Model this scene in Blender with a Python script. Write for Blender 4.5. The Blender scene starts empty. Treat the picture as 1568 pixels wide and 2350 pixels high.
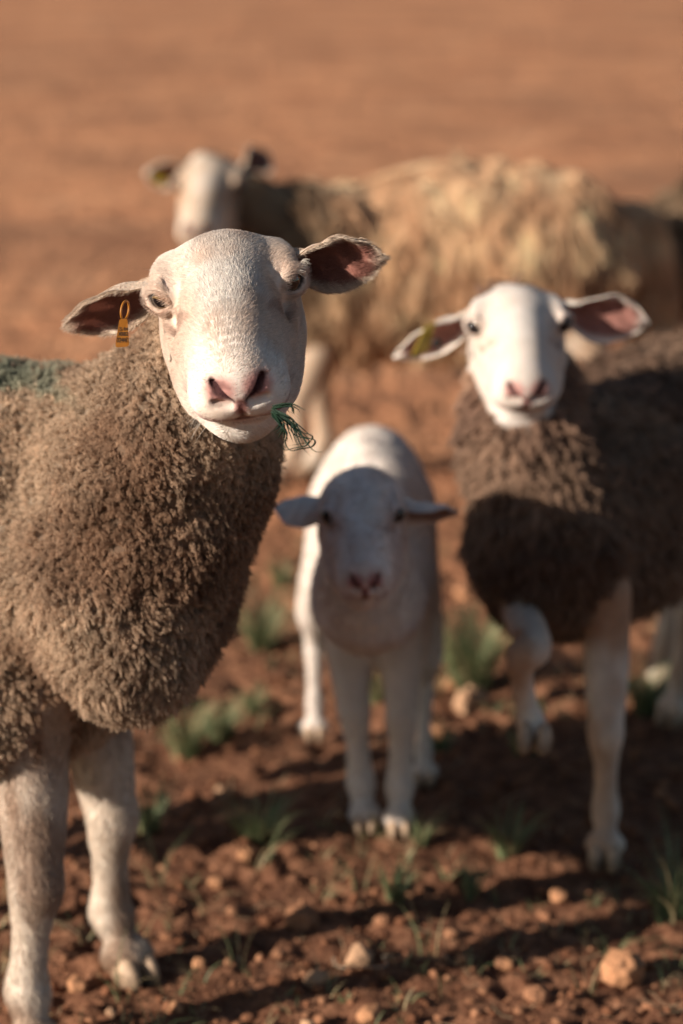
import bpy, math, random
import numpy as np
from mathutils import Vector, Matrix

random.seed(7)
RNG = np.random.default_rng(11)
R = math.radians
SC = bpy.context.scene
COL = SC.collection

# ------------------------------------------------------------------ camera, world, sun, exposure
CAM_H, PITCH, LENS = 1.40, 14.9, 85.0
cd = bpy.data.cameras.new('camera')
cam = bpy.data.objects.new('camera', cd); COL.objects.link(cam); SC.camera = cam
cam.location = (0, 0, CAM_H); cam.rotation_euler = (R(90 - PITCH), 0, 0)
cd.sensor_fit = 'VERTICAL'; cd.sensor_height = 36; cd.sensor_width = 24; cd.lens = LENS
cd.clip_start = 0.05; cd.clip_end = 2000
cd.dof.use_dof = True; cd.dof.focus_distance = 2.44; cd.dof.aperture_fstop = 2.8

SUN_EL = 20.0
SUN_AZ = math.atan2(-0.885, -0.465)          # angle from +Y towards +X
w = bpy.data.worlds.new('World'); SC.world = w; w.use_nodes = True
nt = w.node_tree; nt.nodes.clear()
sky = nt.nodes.new('ShaderNodeTexSky'); sky.sky_type = 'NISHITA'; sky.sun_disc = False
sky.sun_elevation = R(SUN_EL); sky.sun_rotation = SUN_AZ % (2 * math.pi)
sky.air_density = 1.0; sky.dust_density = 0.6; sky.ozone_density = 1.0
bg = nt.nodes.new('ShaderNodeBackground'); bg.inputs['Strength'].default_value = 0.05
wo = nt.nodes.new('ShaderNodeOutputWorld')
nt.links.new(sky.outputs[0], bg.inputs[0]); nt.links.new(bg.outputs[0], wo.inputs[0])
sd = bpy.data.lights.new('sun', 'SUN'); sd.energy = 5.0; sd.angle = R(0.5); sd.color = (1.0, 0.89, 0.77)
sun = bpy.data.objects.new('sun', sd); COL.objects.link(sun)
ce = math.cos(R(SUN_EL))
SUN_DIR = Vector((math.sin(SUN_AZ) * ce, math.cos(SUN_AZ) * ce, math.sin(R(SUN_EL))))
sun.rotation_euler = SUN_DIR.to_track_quat('Z', 'Y').to_euler()
sun.location = SUN_DIR * 20
SC.view_settings.view_transform = 'Standard'; SC.view_settings.look = 'None'
SC.view_settings.gamma = 1.0; SC.view_settings.use_curve_mapping = False
SC.view_settings.exposure = 0.60
SC.render.engine = 'CYCLES'
SC.cycles.max_bounces = 6; SC.cycles.diffuse_bounces = 2; SC.cycles.glossy_bounces = 2
SC.cycles.transparent_max_bounces = 6; SC.cycles.transmission_bounces = 3
SC.cycles.use_denoising = True
SC.cycles.caustics_reflective = False; SC.cycles.caustics_refractive = False
SC.cycles_curves.shape = 'RIBBONS'; SC.cycles_curves.subdivisions = 2

# ------------------------------------------------------------------ helpers
CP, SP = math.cos(R(PITCH)), math.sin(R(PITCH))
FD = LENS / 36.0 * 2350.0
def at(x, y, d):                                     # a spot seen at (x, y) of a 1568x2350 view, d metres along the axis
    X = (x - 784) / FD; Y = (1175 - y) / FD
    return np.array((X * d, d * (CP + Y * SP), CAM_H + d * (-SP + Y * CP)))
def ground_at(x, y, z=0.0):
    Y = (1175 - y) / FD
    return at(x, y, (z - CAM_H) / (-SP + Y * CP))
def V(*a): return np.array(a, dtype=float)
def unit(v):
    v = np.asarray(v, float); return v / (np.linalg.norm(v, axis=-1, keepdims=True) + 1e-12)

def _hash(ix, iy, iz, seed):
    h = (ix * 374761393 + iy * 668265263 + iz * 2147483647 + seed * 1274126177) & 0xffffffff
    h = ((h ^ (h >> 13)) * 1274126177) & 0xffffffff
    h = ((h ^ (h >> 16)) * 2246822519) & 0xffffffff
    return ((h ^ (h >> 15)) & 0xffffff).astype(np.float32) / 16777216.0
def vnoise(P, seed=0):                                # smooth value noise in -1..1
    P = np.asarray(P, np.float32); F = np.floor(P); f = P - F; I = F.astype(np.int64)
    f = f * f * (3 - 2 * f); x, y, z = f[..., 0], f[..., 1], f[..., 2]
    i, j, k = I[..., 0], I[..., 1], I[..., 2]
    c = [_hash(i + a, j + b, k + g, seed) for a in (0, 1) for b in (0, 1) for g in (0, 1)]
    c00 = c[0] + (c[1] - c[0]) * z; c01 = c[2] + (c[3] - c[2]) * z
    c10 = c[4] + (c[5] - c[4]) * z; c11 = c[6] + (c[7] - c[6]) * z
    a0 = c00 + (c01 - c00) * y; a1 = c10 + (c11 - c10) * y
    return (a0 + (a1 - a0) * x) * 2 - 1
def fbm(P, seed=0, octs=3):
    s = 0; a = 1.0; P = np.asarray(P, np.float32); n = 0
    for o in range(octs):
        s = s + a * vnoise(P, seed + o); n += a; P = P * 2.03 + 7.1; a *= 0.5
    return s / n
def sstep(a, b, x):
    t = np.clip((x - a) / (b - a), 0, 1); return t * t * (3 - 2 * t)
def lerp(a, b, t): return a + (b - a) * t
def mixc(c0, c1, t):                                  # colours, t array
    t = np.asarray(t)[..., None]; return np.asarray(c0) * (1 - t) + np.asarray(c1) * t

# ---- signed distance field, unions of tapered chains and ellipsoids
def catmull(P, n):
    P = np.asarray(P, float); Q = np.vstack([2 * P[0] - P[1], P, 2 * P[-1] - P[-2]]); out = []
    for i in range(len(P) - 1):
        p0, p1, p2, p3 = Q[i:i + 4]
        for k in range(n):
            t = k / n
            out.append(0.5 * (2 * p1 + (p2 - p0) * t + (2 * p0 - 5 * p1 + 4 * p2 - p3) * t * t + (3 * p1 - p0 - 3 * p2 + p3) * t ** 3))
    out.append(P[-1]); return np.array(out)

class Field:
    def __init__(s): s.ops = []; s.post = None
    def chain(s, pts, rad, k=0.03, n=4, sub=False):
        A = catmull(np.column_stack([np.array(pts, float), np.array(rad, float)]), n) if n > 1 else np.column_stack([np.array(pts, float), np.array(rad, float)])
        c = (A[:, :3].min(0) + A[:, :3].max(0)) / 2
        br = np.linalg.norm(A[:, :3] - c, axis=1).max() + A[:, 3].max()
        s.ops.append(('c', A.astype(np.float32), k, c, br, sub)); return s
    def ell(s, c, r, M=None, k=0.03, sub=False):
        M = np.eye(3) if M is None else np.array(M, float)   # rows: the ellipsoid's axes
        s.ops.append(('e', (np.array(c, np.float32), np.array(r, np.float32), M.astype(np.float32)), k, np.array(c, float), max(r), sub)); return s
    def bounds(s):
        lo = np.min([o[3] - o[4] for o in s.ops if not o[5]], 0); hi = np.max([o[3] + o[4] for o in s.ops if not o[5]], 0)
        return lo - .02, hi + .02
    def __call__(s, P, margin=0.02):
        P = np.asarray(P, np.float32); d = np.full(len(P), .12, np.float32); m0 = margin
        if not len(P): return d
        lo, hi = P.min(0), P.max(0); PT = np.ascontiguousarray(P.T)
        gap = lambda a, b: float(np.linalg.norm(np.maximum(np.maximum(lo - b, a - hi), 0)))
        for kind, data, k, c, br, sub in s.ops:
            c = c.astype(np.float32); margin = m0 + k
            if gap(c, c) > br + margin: continue
            x, y, z = PT[0] - c[0], PT[1] - c[1], PT[2] - c[2]
            m = x * x + y * y + z * z < (br + margin) ** 2
            m = np.flatnonzero(m)
            if not len(m): continue
            x, y, z = x[m], y[m], z[m]
            if kind == 'c':
                e = np.full(len(x), br + margin, np.float32)
                for A, B in zip(data[:-1], data[1:]):
                    rm = max(A[3], B[3])
                    if gap(np.minimum(A[:3], B[:3]), np.maximum(A[:3], B[:3])) > rm + margin: continue
                    ba = B[:3] - A[:3]; L = float(ba @ ba) + 1e-12; a = A[:3] - c
                    px, py, pz = x - a[0], y - a[1], z - a[2]
                    t = np.clip((px * ba[0] + py * ba[1] + pz * ba[2]) / L, 0, 1)
                    px -= t * ba[0]; py -= t * ba[1]; pz -= t * ba[2]
                    np.minimum(e, np.sqrt(px * px + py * py + pz * pz) - (A[3] + (B[3] - A[3]) * t), out=e)
            else:
                cc, r, M = data
                k0 = k1 = 0
                for i in range(3):
                    q = (x * M[i, 0] + y * M[i, 1] + z * M[i, 2]) / r[i]; k0 = k0 + q * q; q = q / r[i]; k1 = k1 + q * q
                k0 = np.sqrt(k0) + 1e-6; e = k0 * (k0 - 1) / (np.sqrt(k1) + 1e-6)
            a = d[m]
            if sub:
                h = np.maximum(k - np.abs(a + e), 0) / k; d[m] = np.maximum(a, -e) + h * h * k * .25
            else:
                h = np.maximum(k - np.abs(a - e), 0) / k; d[m] = np.minimum(a, e) - h * h * k * .25
        if s.post is not None: d = s.post(P, d)
        return d
from concurrent.futures import ThreadPoolExecutor
POOL = ThreadPoolExecutor(4)
def evalf(fn, P, n=20000, **kw):
    return np.concatenate(list(POOL.map(lambda p: fn(p, **kw), np.array_split(P, max(1, len(P) // n)))))

def surface(fn, lo, hi, h, keepf=None):
    """Surface nets over the blocks that the surface crosses -> verts, quads, normals."""
    B = 4; lo = np.asarray(lo, float); n = np.ceil((np.asarray(hi) - lo) / (h * B)).astype(int) + 1
    gi = np.stack(np.meshgrid(*[np.arange(k) for k in n], indexing='ij'), -1).reshape(-1, 3)
    cen = lo + (gi + .5) * h * B
    keep = np.abs(evalf(fn, cen, 10000, margin=.06)) < h * B * 1.2 + .005
    if keepf is not None: keep &= keepf(cen, h * B)
    gi = gi[keep]; NX, NY, NZ = (n + 1) * B
    loc = np.stack(np.meshgrid(*[np.arange(B + 1)] * 3, indexing='ij'), -1).reshape(-1, 3)
    VS, IDS, FA, FB, FC, FDD, SG = [], [], [], [], [], [], []
    gid = lambda I: (I[..., 0] * NY + I[..., 1]) * NZ + I[..., 2]
    key = (gi // 6) @ np.array([4096 * 4096, 4096, 1]); gi = gi[np.argsort(key, kind='stable')]
    blks = np.array_split(gi, max(1, len(gi) // 150))
    def ev(blk):
        I = blk[:, None, :] * B + loc[None]
        return I, fn((lo + I.reshape(-1, 3) * h).astype(np.float32)).reshape(len(blk), B + 1, B + 1, B + 1)
    for blk, (I, D) in zip(blks, POOL.map(ev, blks)):
        I = I.reshape(len(blk), B + 1, B + 1, B + 1, 3)
        cor = np.stack([D[:, a:a + B, b:b + B, c:c + B] for a in (0, 1) for b in (0, 1) for c in (0, 1)], -1)
        neg = cor < 0; act = neg.any(-1) & ~neg.all(-1)
        if act.any():
            cv = cor[act]; base = I[:, :B, :B, :B][act]; acc = np.zeros((len(cv), 3)); cnt = np.zeros(len(cv))
            offs = np.array([(a, b, c) for a in (0, 1) for b in (0, 1) for c in (0, 1)], float)
            for u in range(8):
                for v in range(u + 1, 8):
                    if abs(offs[u] - offs[v]).sum() != 1: continue
                    x = (cv[:, u] < 0) != (cv[:, v] < 0)
                    t = np.where(x, cv[:, u] / (cv[:, u] - cv[:, v] + 1e-20), 0)
                    acc += np.where(x[:, None], offs[u] + (offs[v] - offs[u]) * t[:, None], 0); cnt += x
            VS.append(lo + (base + acc / cnt[:, None]) * h); IDS.append(gid(base))
        s0 = D[:, :B, :B, :B] < 0
        for ax, sl in enumerate((D[:, 1:, :B, :B], D[:, :B, 1:, :B], D[:, :B, :B, 1:])):
            x = s0 != (sl < 0)
            if not x.any(): continue
            b = I[:, :B, :B, :B][x]; e1 = np.zeros(3, int); e2 = np.zeros(3, int); e1[(ax + 1) % 3] = 1; e2[(ax + 2) % 3] = 1
            FA.append(gid(b)); FB.append(gid(b - e1)); FC.append(gid(b - e1 - e2)); FDD.append(gid(b - e2)); SG.append(s0[x])
    V_ = np.concatenate(VS); ids = np.concatenate(IDS); o = np.argsort(ids); ids = ids[o]; V_ = V_[o]
    q = np.stack([np.concatenate(x) for x in (FA, FB, FC, FDD)], 1); sg = np.concatenate(SG)
    ix = np.clip(np.searchsorted(ids, q), 0, len(ids) - 1); ok = (ids[ix] == q).all(1)
    ix = ix[ok]; sg = sg[ok]; ix[~sg] = ix[~sg][:, ::-1]
    e = h * .4
    key = np.floor((V_ - lo) / .06).astype(np.int64) @ np.array([10 ** 6, 10 ** 3, 1]); od = np.argsort(key, kind='stable'); N = np.empty_like(V_)
    def fix(sl):
        p = V_[sl]
        for it in range(2):
            d = fn(p); g = np.stack([fn(p + np.eye(3)[a] * e) - d for a in range(3)], 1) / e
            gl = np.linalg.norm(g, axis=1, keepdims=True) + 1e-6
            if it == 0: p = p - np.clip(d[:, None] / gl, -h * .6, h * .6) * (g / gl)
        return sl, p, g / gl
    for sl, p, g in POOL.map(fix, np.array_split(od, max(1, len(od) // 3000))): V_[sl] = p; N[sl] = g
    return V_, ix, N

def add_empty(name, loc, label, cat, group=None):
    o = bpy.data.objects.new(name, None); COL.objects.link(o); o.location = tuple(loc); o.empty_display_size = .1
    o['label'] = label; o['category'] = cat
    if group: o['group'] = group
    return o
def mesh_obj(name, Vt, F, mat, parent=None, col=None, smooth=True):
    """Vt world coordinates, F an (n,k) index array or a list of such arrays."""
    Vt = np.asarray(Vt, float); fs = [F] if isinstance(F, np.ndarray) else F
    fs = [f for f in fs if len(f)]
    base = np.array(parent.matrix_world.translation) if parent is not None else np.zeros(3)
    if parent is not None:
        base = np.array(parent.location) if parent.parent is None else np.array(parent.parent.location)
    me = bpy.data.meshes.new(name); me.vertices.add(len(Vt)); me.vertices.foreach_set('co', (Vt - base).astype(np.float32).ravel())
    tot = np.concatenate([np.full(len(f), f.shape[1]) for f in fs]); start = np.concatenate([[0], np.cumsum(tot)[:-1]])
    li = np.concatenate([f.ravel() for f in fs])
    me.loops.add(len(li)); me.loops.foreach_set('vertex_index', li.astype(np.int32))
    me.polygons.add(len(tot)); me.polygons.foreach_set('loop_start', start.astype(np.int32)); me.polygons.foreach_set('loop_total', tot.astype(np.int32))
    me.polygons.foreach_set('use_smooth', np.full(len(tot), smooth))
    if col is not None:
        a = me.attributes.new('col', 'FLOAT_COLOR', 'POINT'); c = np.ones((len(Vt), 4), np.float32); c[:, :3] = col; a.data.foreach_set('color', c.ravel())
    me.update(calc_edges=True); me.validate(); me.materials.append(mat)
    o = bpy.data.objects.new(name, me); COL.objects.link(o)
    if parent is not None: o.parent = parent
    return o
def curves_obj(name, P, rad, col, mat, parent):
    """P (n, k, 3) strands in world coordinates, rad (n, k), col (n, 3)."""
    n, k, _ = P.shape
    hc = bpy.data.hair_curves.new(name); hc.add_curves([k] * n)
    hc.attributes['position'].data.foreach_set('vector', (P - np.array(parent.location)).astype(np.float32).ravel())
    ra = hc.attributes.get('radius') or hc.attributes.new('radius', 'FLOAT', 'POINT')
    ra.data.foreach_set('value', rad.astype(np.float32).ravel())
    c = np.ones((n, 4), np.float32); c[:, :3] = col
    ca = hc.attributes.new('col', 'FLOAT_COLOR', 'CURVE'); ca.data.foreach_set('color', c.ravel())
    hc.materials.append(mat)
    o = bpy.data.objects.new(name, hc); COL.objects.link(o); o.parent = parent
    return o
def sample(Vt, F, N, wv, count, rng=RNG):
    """Random points on quads, chance by area times vertex weight -> points, normals."""
    a, b, c, d = (Vt[F[:, i]] for i in range(4))
    ar = .5 * np.linalg.norm(np.cross(c - a, d - b), axis=1) * wv[F].mean(1)
    t = ar.sum()
    if t <= 0: return np.zeros((0, 3)), np.zeros((0, 3))
    i = rng.choice(len(F), count, p=ar / t); u = rng.random((count, 1)); v = rng.random((count, 1))
    f = F[i]; W = [(1 - u) * (1 - v), u * (1 - v), u * v, (1 - u) * v]
    return sum(w_ * Vt[f[:, j]] for j, w_ in enumerate(W)), unit(sum(w_ * N[f[:, j]] for j, w_ in enumerate(W)))

# ------------------------------------------------------------------ materials
def new_mat(name):
    m = bpy.data.materials.new(name); m.use_nodes = True; return m, m.node_tree, m.node_tree.nodes['Principled BSDF']
def N_(nt, t, **kw):
    n = nt.nodes.new(t)
    for k, v in kw.items():
        if k in n.inputs: n.inputs[k].default_value = v
        else: setattr(n, k, v)
    return n
def attr_mat(name, rough=.9, sss=0.0, noise=None, bump=None, spec=.2, sheen=0.0):
    m, nt, p = new_mat(name)
    a = N_(nt, 'ShaderNodeAttribute', attribute_name='col'); src = a.outputs['Color']
    tc = N_(nt, 'ShaderNodeTexCoord')
    if noise:
        sc, amt = noise; nz = N_(nt, 'ShaderNodeTexNoise', Scale=sc, Detail=5.0); nt.links.new(tc.outputs['Object'], nz.inputs['Vector'])
        mr = N_(nt, 'ShaderNodeMapRange'); mr.inputs['From Min'].default_value = .3; mr.inputs['From Max'].default_value = .7
        mr.inputs['To Min'].default_value = 1 - amt; mr.inputs['To Max'].default_value = 1 + amt * .5; nt.links.new(nz.outputs[0], mr.inputs['Value'])
        mx = N_(nt, 'ShaderNodeVectorMath', operation='SCALE'); nt.links.new(src, mx.inputs[0]); nt.links.new(mr.outputs[0], mx.inputs['Scale']); src = mx.outputs[0]
    nt.links.new(src, p.inputs['Base Color'])
    p.inputs['Roughness'].default_value = rough; p.inputs['Specular IOR Level'].default_value = spec
    if sheen: p.inputs['Sheen Weight'].default_value = sheen
    if sss:
        p.inputs['Subsurface Weight'].default_value = sss; p.inputs['Subsurface Radius'].default_value = (1, .4, .25); p.inputs['Subsurface Scale'].default_value = .006
    if bump:
        sc, st = bump; nz = N_(nt, 'ShaderNodeTexNoise', Scale=sc, Detail=6.0); nt.links.new(tc.outputs['Object'], nz.inputs['Vector'])
        bp = N_(nt, 'ShaderNodeBump', Strength=st, Distance=.003); nt.links.new(nz.outputs[0], bp.inputs['Height']); nt.links.new(bp.outputs[0], p.inputs['Normal'])
    return m
def strand_mat(name, trans=.35, rough=.6, spec=.15):
    m, nt, p = new_mat(name)
    a = N_(nt, 'ShaderNodeAttribute', attribute_name='col'); nt.links.new(a.outputs['Color'], p.inputs['Base Color'])
    p.inputs['Roughness'].default_value = rough; p.inputs['Specular IOR Level'].default_value = spec
    t = N_(nt, 'ShaderNodeBsdfTranslucent'); nt.links.new(a.outputs['Color'], t.inputs['Color'])
    mx = N_(nt, 'ShaderNodeMixShader', Fac=trans); out = nt.nodes['Material Output']
    nt.links.new(p.outputs[0], mx.inputs[1]); nt.links.new(t.outputs[0], mx.inputs[2]); nt.links.new(mx.outputs[0], out.inputs['Surface'])
    return m
MAT_SKIN = attr_mat('short_haired_hide', .85, .12, (55, .10), (300, .14), .15)
MAT_EAR = attr_mat('ear_skin', .8, .15, (70, .12), (260, .5), .15)
MAT_HOOF = attr_mat('hoof_horn', .6, 0, (60, .3), (120, .4), .3)
MAT_WOOL = strand_mat('wool_strands', .30, .8, .05)
MAT_HAIR = strand_mat('short_hairs', .25, .55, .2)
MAT_BLADE = strand_mat('grass_blade', .35, .5, .3)

def eye_mat():
    m, nt, p = new_mat('eye_gloss'); tc = N_(nt, 'ShaderNodeTexCoord'); sx = N_(nt, 'ShaderNodeSeparateXYZ'); nt.links.new(tc.outputs['Object'], sx.inputs[0])
    def mth(op, a, b=None, c=None):
        n = N_(nt, 'ShaderNodeMath', operation=op)
        for i, v in enumerate((a, b, c)):
            if v is None: continue
            if isinstance(v, (int, float)): n.inputs[i].default_value = v
            else: nt.links.new(v, n.inputs[i])
        return n.outputs[0]
    x, y = sx.outputs[0], sx.outputs[1]
    r = mth('SQRT', mth('ADD', mth('MULTIPLY', x, x), mth('MULTIPLY', y, y)))
    ramp = N_(nt, 'ShaderNodeValToRGB'); nt.links.new(mth('DIVIDE', r, .0130), ramp.inputs[0])
    e = ramp.color_ramp.elements; e[0].position = .0; e[0].color = (.10, .055, .015, 1); e[1].position = 1; e[1].color = (.03, .02, .015, 1)
    k = e.new(.55); k.color = (.15, .085, .022, 1); k = e.new(.72); k.color = (.02, .012, .01, 1)
    sl = mth('ADD', mth('POWER', mth('ABSOLUTE', mth('DIVIDE', x, .0078)), 4.0), mth('POWER', mth('ABSOLUTE', mth('DIVIDE', y, .0048)), 2.0))
    pu = mth('LESS_THAN', sl, 1.0)
    mx = N_(nt, 'ShaderNodeMix', data_type='RGBA'); nt.links.new(pu, mx.inputs[0]); nt.links.new(ramp.outputs[0], mx.inputs[6]); mx.inputs[7].default_value = (.004, .004, .006, 1)
    nt.links.new(mx.outputs[2], p.inputs['Base Color']); p.inputs['Roughness'].default_value = .07; p.inputs['Specular IOR Level'].default_value = .7
    p.inputs['Coat Weight'].default_value = .6; p.inputs['Coat Roughness'].default_value = .04
    return m
MAT_EYE = eye_mat(); MAT_EYE.name = 'amber_eye'
MAT_DARKEYE, _t, _p = new_mat('dark_wet_eye'); _p.inputs['Base Color'].default_value = (.012, .009, .010, 1); _p.inputs['Roughness'].default_value = .06; _p.inputs['Specular IOR Level'].default_value = .7

# ------------------------------------------------------------------ ground
def ground_h(X, Y):
    P = np.stack([X, Y, 0 * X], -1); d = np.hypot(X, Y - 2.8); near = sstep(9, 4, d)
    big = .018 * vnoise(P * 1.3, 201) + .010 * vnoise(P * 4.1, 202)
    n = np.abs(vnoise(P * 13, 203)); m = vnoise(P * 27, 204); f = vnoise(P * 62, 205); g = vnoise(P * 130, 206)
    clod = sstep(.15, .6, vnoise(P * 9 + 3, 207))
    return big * sstep(40, 8, d) - .012 + near * (.012 * (n - .35) + .009 * m * (.4 + clod) + .0062 * f * (.5 + clod) + .0026 * g)
def ground_material():
    m, nt, p = new_mat('red_soil'); tc = N_(nt, 'ShaderNodeTexCoord'); L = nt.links.new
    def noise(sc, det=6, rough=.6, vec=None):
        n = N_(nt, 'ShaderNodeTexNoise', Scale=sc, Detail=float(det), Roughness=rough); L(vec or tc.outputs['Object'], n.inputs['Vector']); return n.outputs[0]
    mp = N_(nt, 'ShaderNodeMapping'); L(tc.outputs['Object'], mp.inputs[0]); mp.inputs['Scale'].default_value = (.6, 1.0, 1); mp.inputs['Rotation'].default_value = (0, 0, .12)
    def ramp(fac, stops):
        r = N_(nt, 'ShaderNodeValToRGB'); L(fac, r.inputs[0]); e = r.color_ramp.elements
        e[0].position, e[0].color = stops[0][0], (*stops[0][1], 1); e[1].position, e[1].color = stops[-1][0], (*stops[-1][1], 1)
        for po, c in stops[1:-1]: k = e.new(po); k.color = (*c, 1)
        return r.outputs[0]
    def mix(f, a, b, mode='MIX'):
        x = N_(nt, 'ShaderNodeMix', data_type='RGBA', blend_type=mode)
        if isinstance(f, float): x.inputs[0].default_value = f
        else: L(f, x.inputs[0])
        L(a, x.inputs[6]); L(b, x.inputs[7]); return x.outputs[2]
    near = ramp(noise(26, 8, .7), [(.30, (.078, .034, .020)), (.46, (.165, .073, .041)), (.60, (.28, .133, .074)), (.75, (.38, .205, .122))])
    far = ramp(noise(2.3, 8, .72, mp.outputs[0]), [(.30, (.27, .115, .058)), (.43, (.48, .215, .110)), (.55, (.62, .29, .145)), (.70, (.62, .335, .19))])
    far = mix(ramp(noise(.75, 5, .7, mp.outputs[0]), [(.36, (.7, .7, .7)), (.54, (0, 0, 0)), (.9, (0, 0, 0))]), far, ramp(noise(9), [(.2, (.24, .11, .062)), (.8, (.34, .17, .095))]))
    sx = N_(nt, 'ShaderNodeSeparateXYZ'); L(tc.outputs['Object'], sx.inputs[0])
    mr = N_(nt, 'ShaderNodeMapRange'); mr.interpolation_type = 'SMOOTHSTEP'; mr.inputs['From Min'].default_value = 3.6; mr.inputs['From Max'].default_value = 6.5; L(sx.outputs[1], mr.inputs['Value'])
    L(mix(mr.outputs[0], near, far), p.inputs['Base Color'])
    p.inputs['Roughness'].default_value = .95; p.inputs['Specular IOR Level'].default_value = .1
    bp = N_(nt, 'ShaderNodeBump', Strength=.8, Distance=.006); L(noise(90, 8, .75), bp.inputs['Height'])
    b2 = N_(nt, 'ShaderNodeBump', Strength=.9, Distance=.09); L(noise(6, 6, .6), b2.inputs['Height']); L(bp.outputs[0], b2.inputs['Normal'])
    L(b2.outputs[0], p.inputs['Normal']); return m
MAT_SOIL = ground_material()
def grow(a, step, g, end):
    o = [a]
    while abs(o[-1]) < abs(end): o.append(o[-1] + step); step *= g
    return np.array(o[1:])
xs = np.arange(-.85, 1.05, .0062); xs = np.concatenate([grow(xs[0], -.006, 1.06, -260)[::-1], xs, grow(xs[-1], .006, 1.06, 260)])
ys = np.arange(2.25, 4.4, .0062); ys = np.concatenate([grow(ys[0], -.006, 1.08, -60)[::-1], ys, grow(ys[-1], .006, 1.016, 400)])
GX, GY = np.meshgrid(xs, ys, indexing='ij'); gz = ground_h(GX, GY)
gi = np.arange(GX.size).reshape(GX.shape)
gq = np.stack([gi[:-1, :-1], gi[1:, :-1], gi[1:, 1:], gi[:-1, 1:]], -1).reshape(-1, 4)
GR = mesh_obj('ground', np.stack([GX, GY, gz], -1).reshape(-1, 3), gq, MAT_SOIL); GR['kind'] = 'structure'

# ------------------------------------------------------------------ sheep
class Frame:
    """Head frame: f along the muzzle, l to the animal's left, u up."""
    def __init__(s, O, yaw, pitch, roll, scale, ls=1.0):
        s.ls = ls
        y, p, r = R(yaw), R(pitch), R(roll)
        f = V(math.sin(y) * math.cos(p), -math.cos(y) * math.cos(p), -math.sin(p))
        l = V(math.cos(y), math.sin(y), 0); u = np.cross(f, l)
        l2 = l * math.cos(r) + u * math.sin(r); u2 = -l * math.sin(r) + u * math.cos(r)
        s.O = np.array(O, float); s.M = np.array([f, l2, u2]); s.s = scale
    def w(s, f, l, u): return s.O + s.s * (np.array([f, l * s.ls, u]) @ s.M)
    def loc(s, P): return ((np.asarray(P) - s.O) @ s.M.T) / (s.s * np.array((1, s.ls, 1)))
    def d(s, f, l, u): return unit(np.array([f, l, u]) @ s.M)

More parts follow.
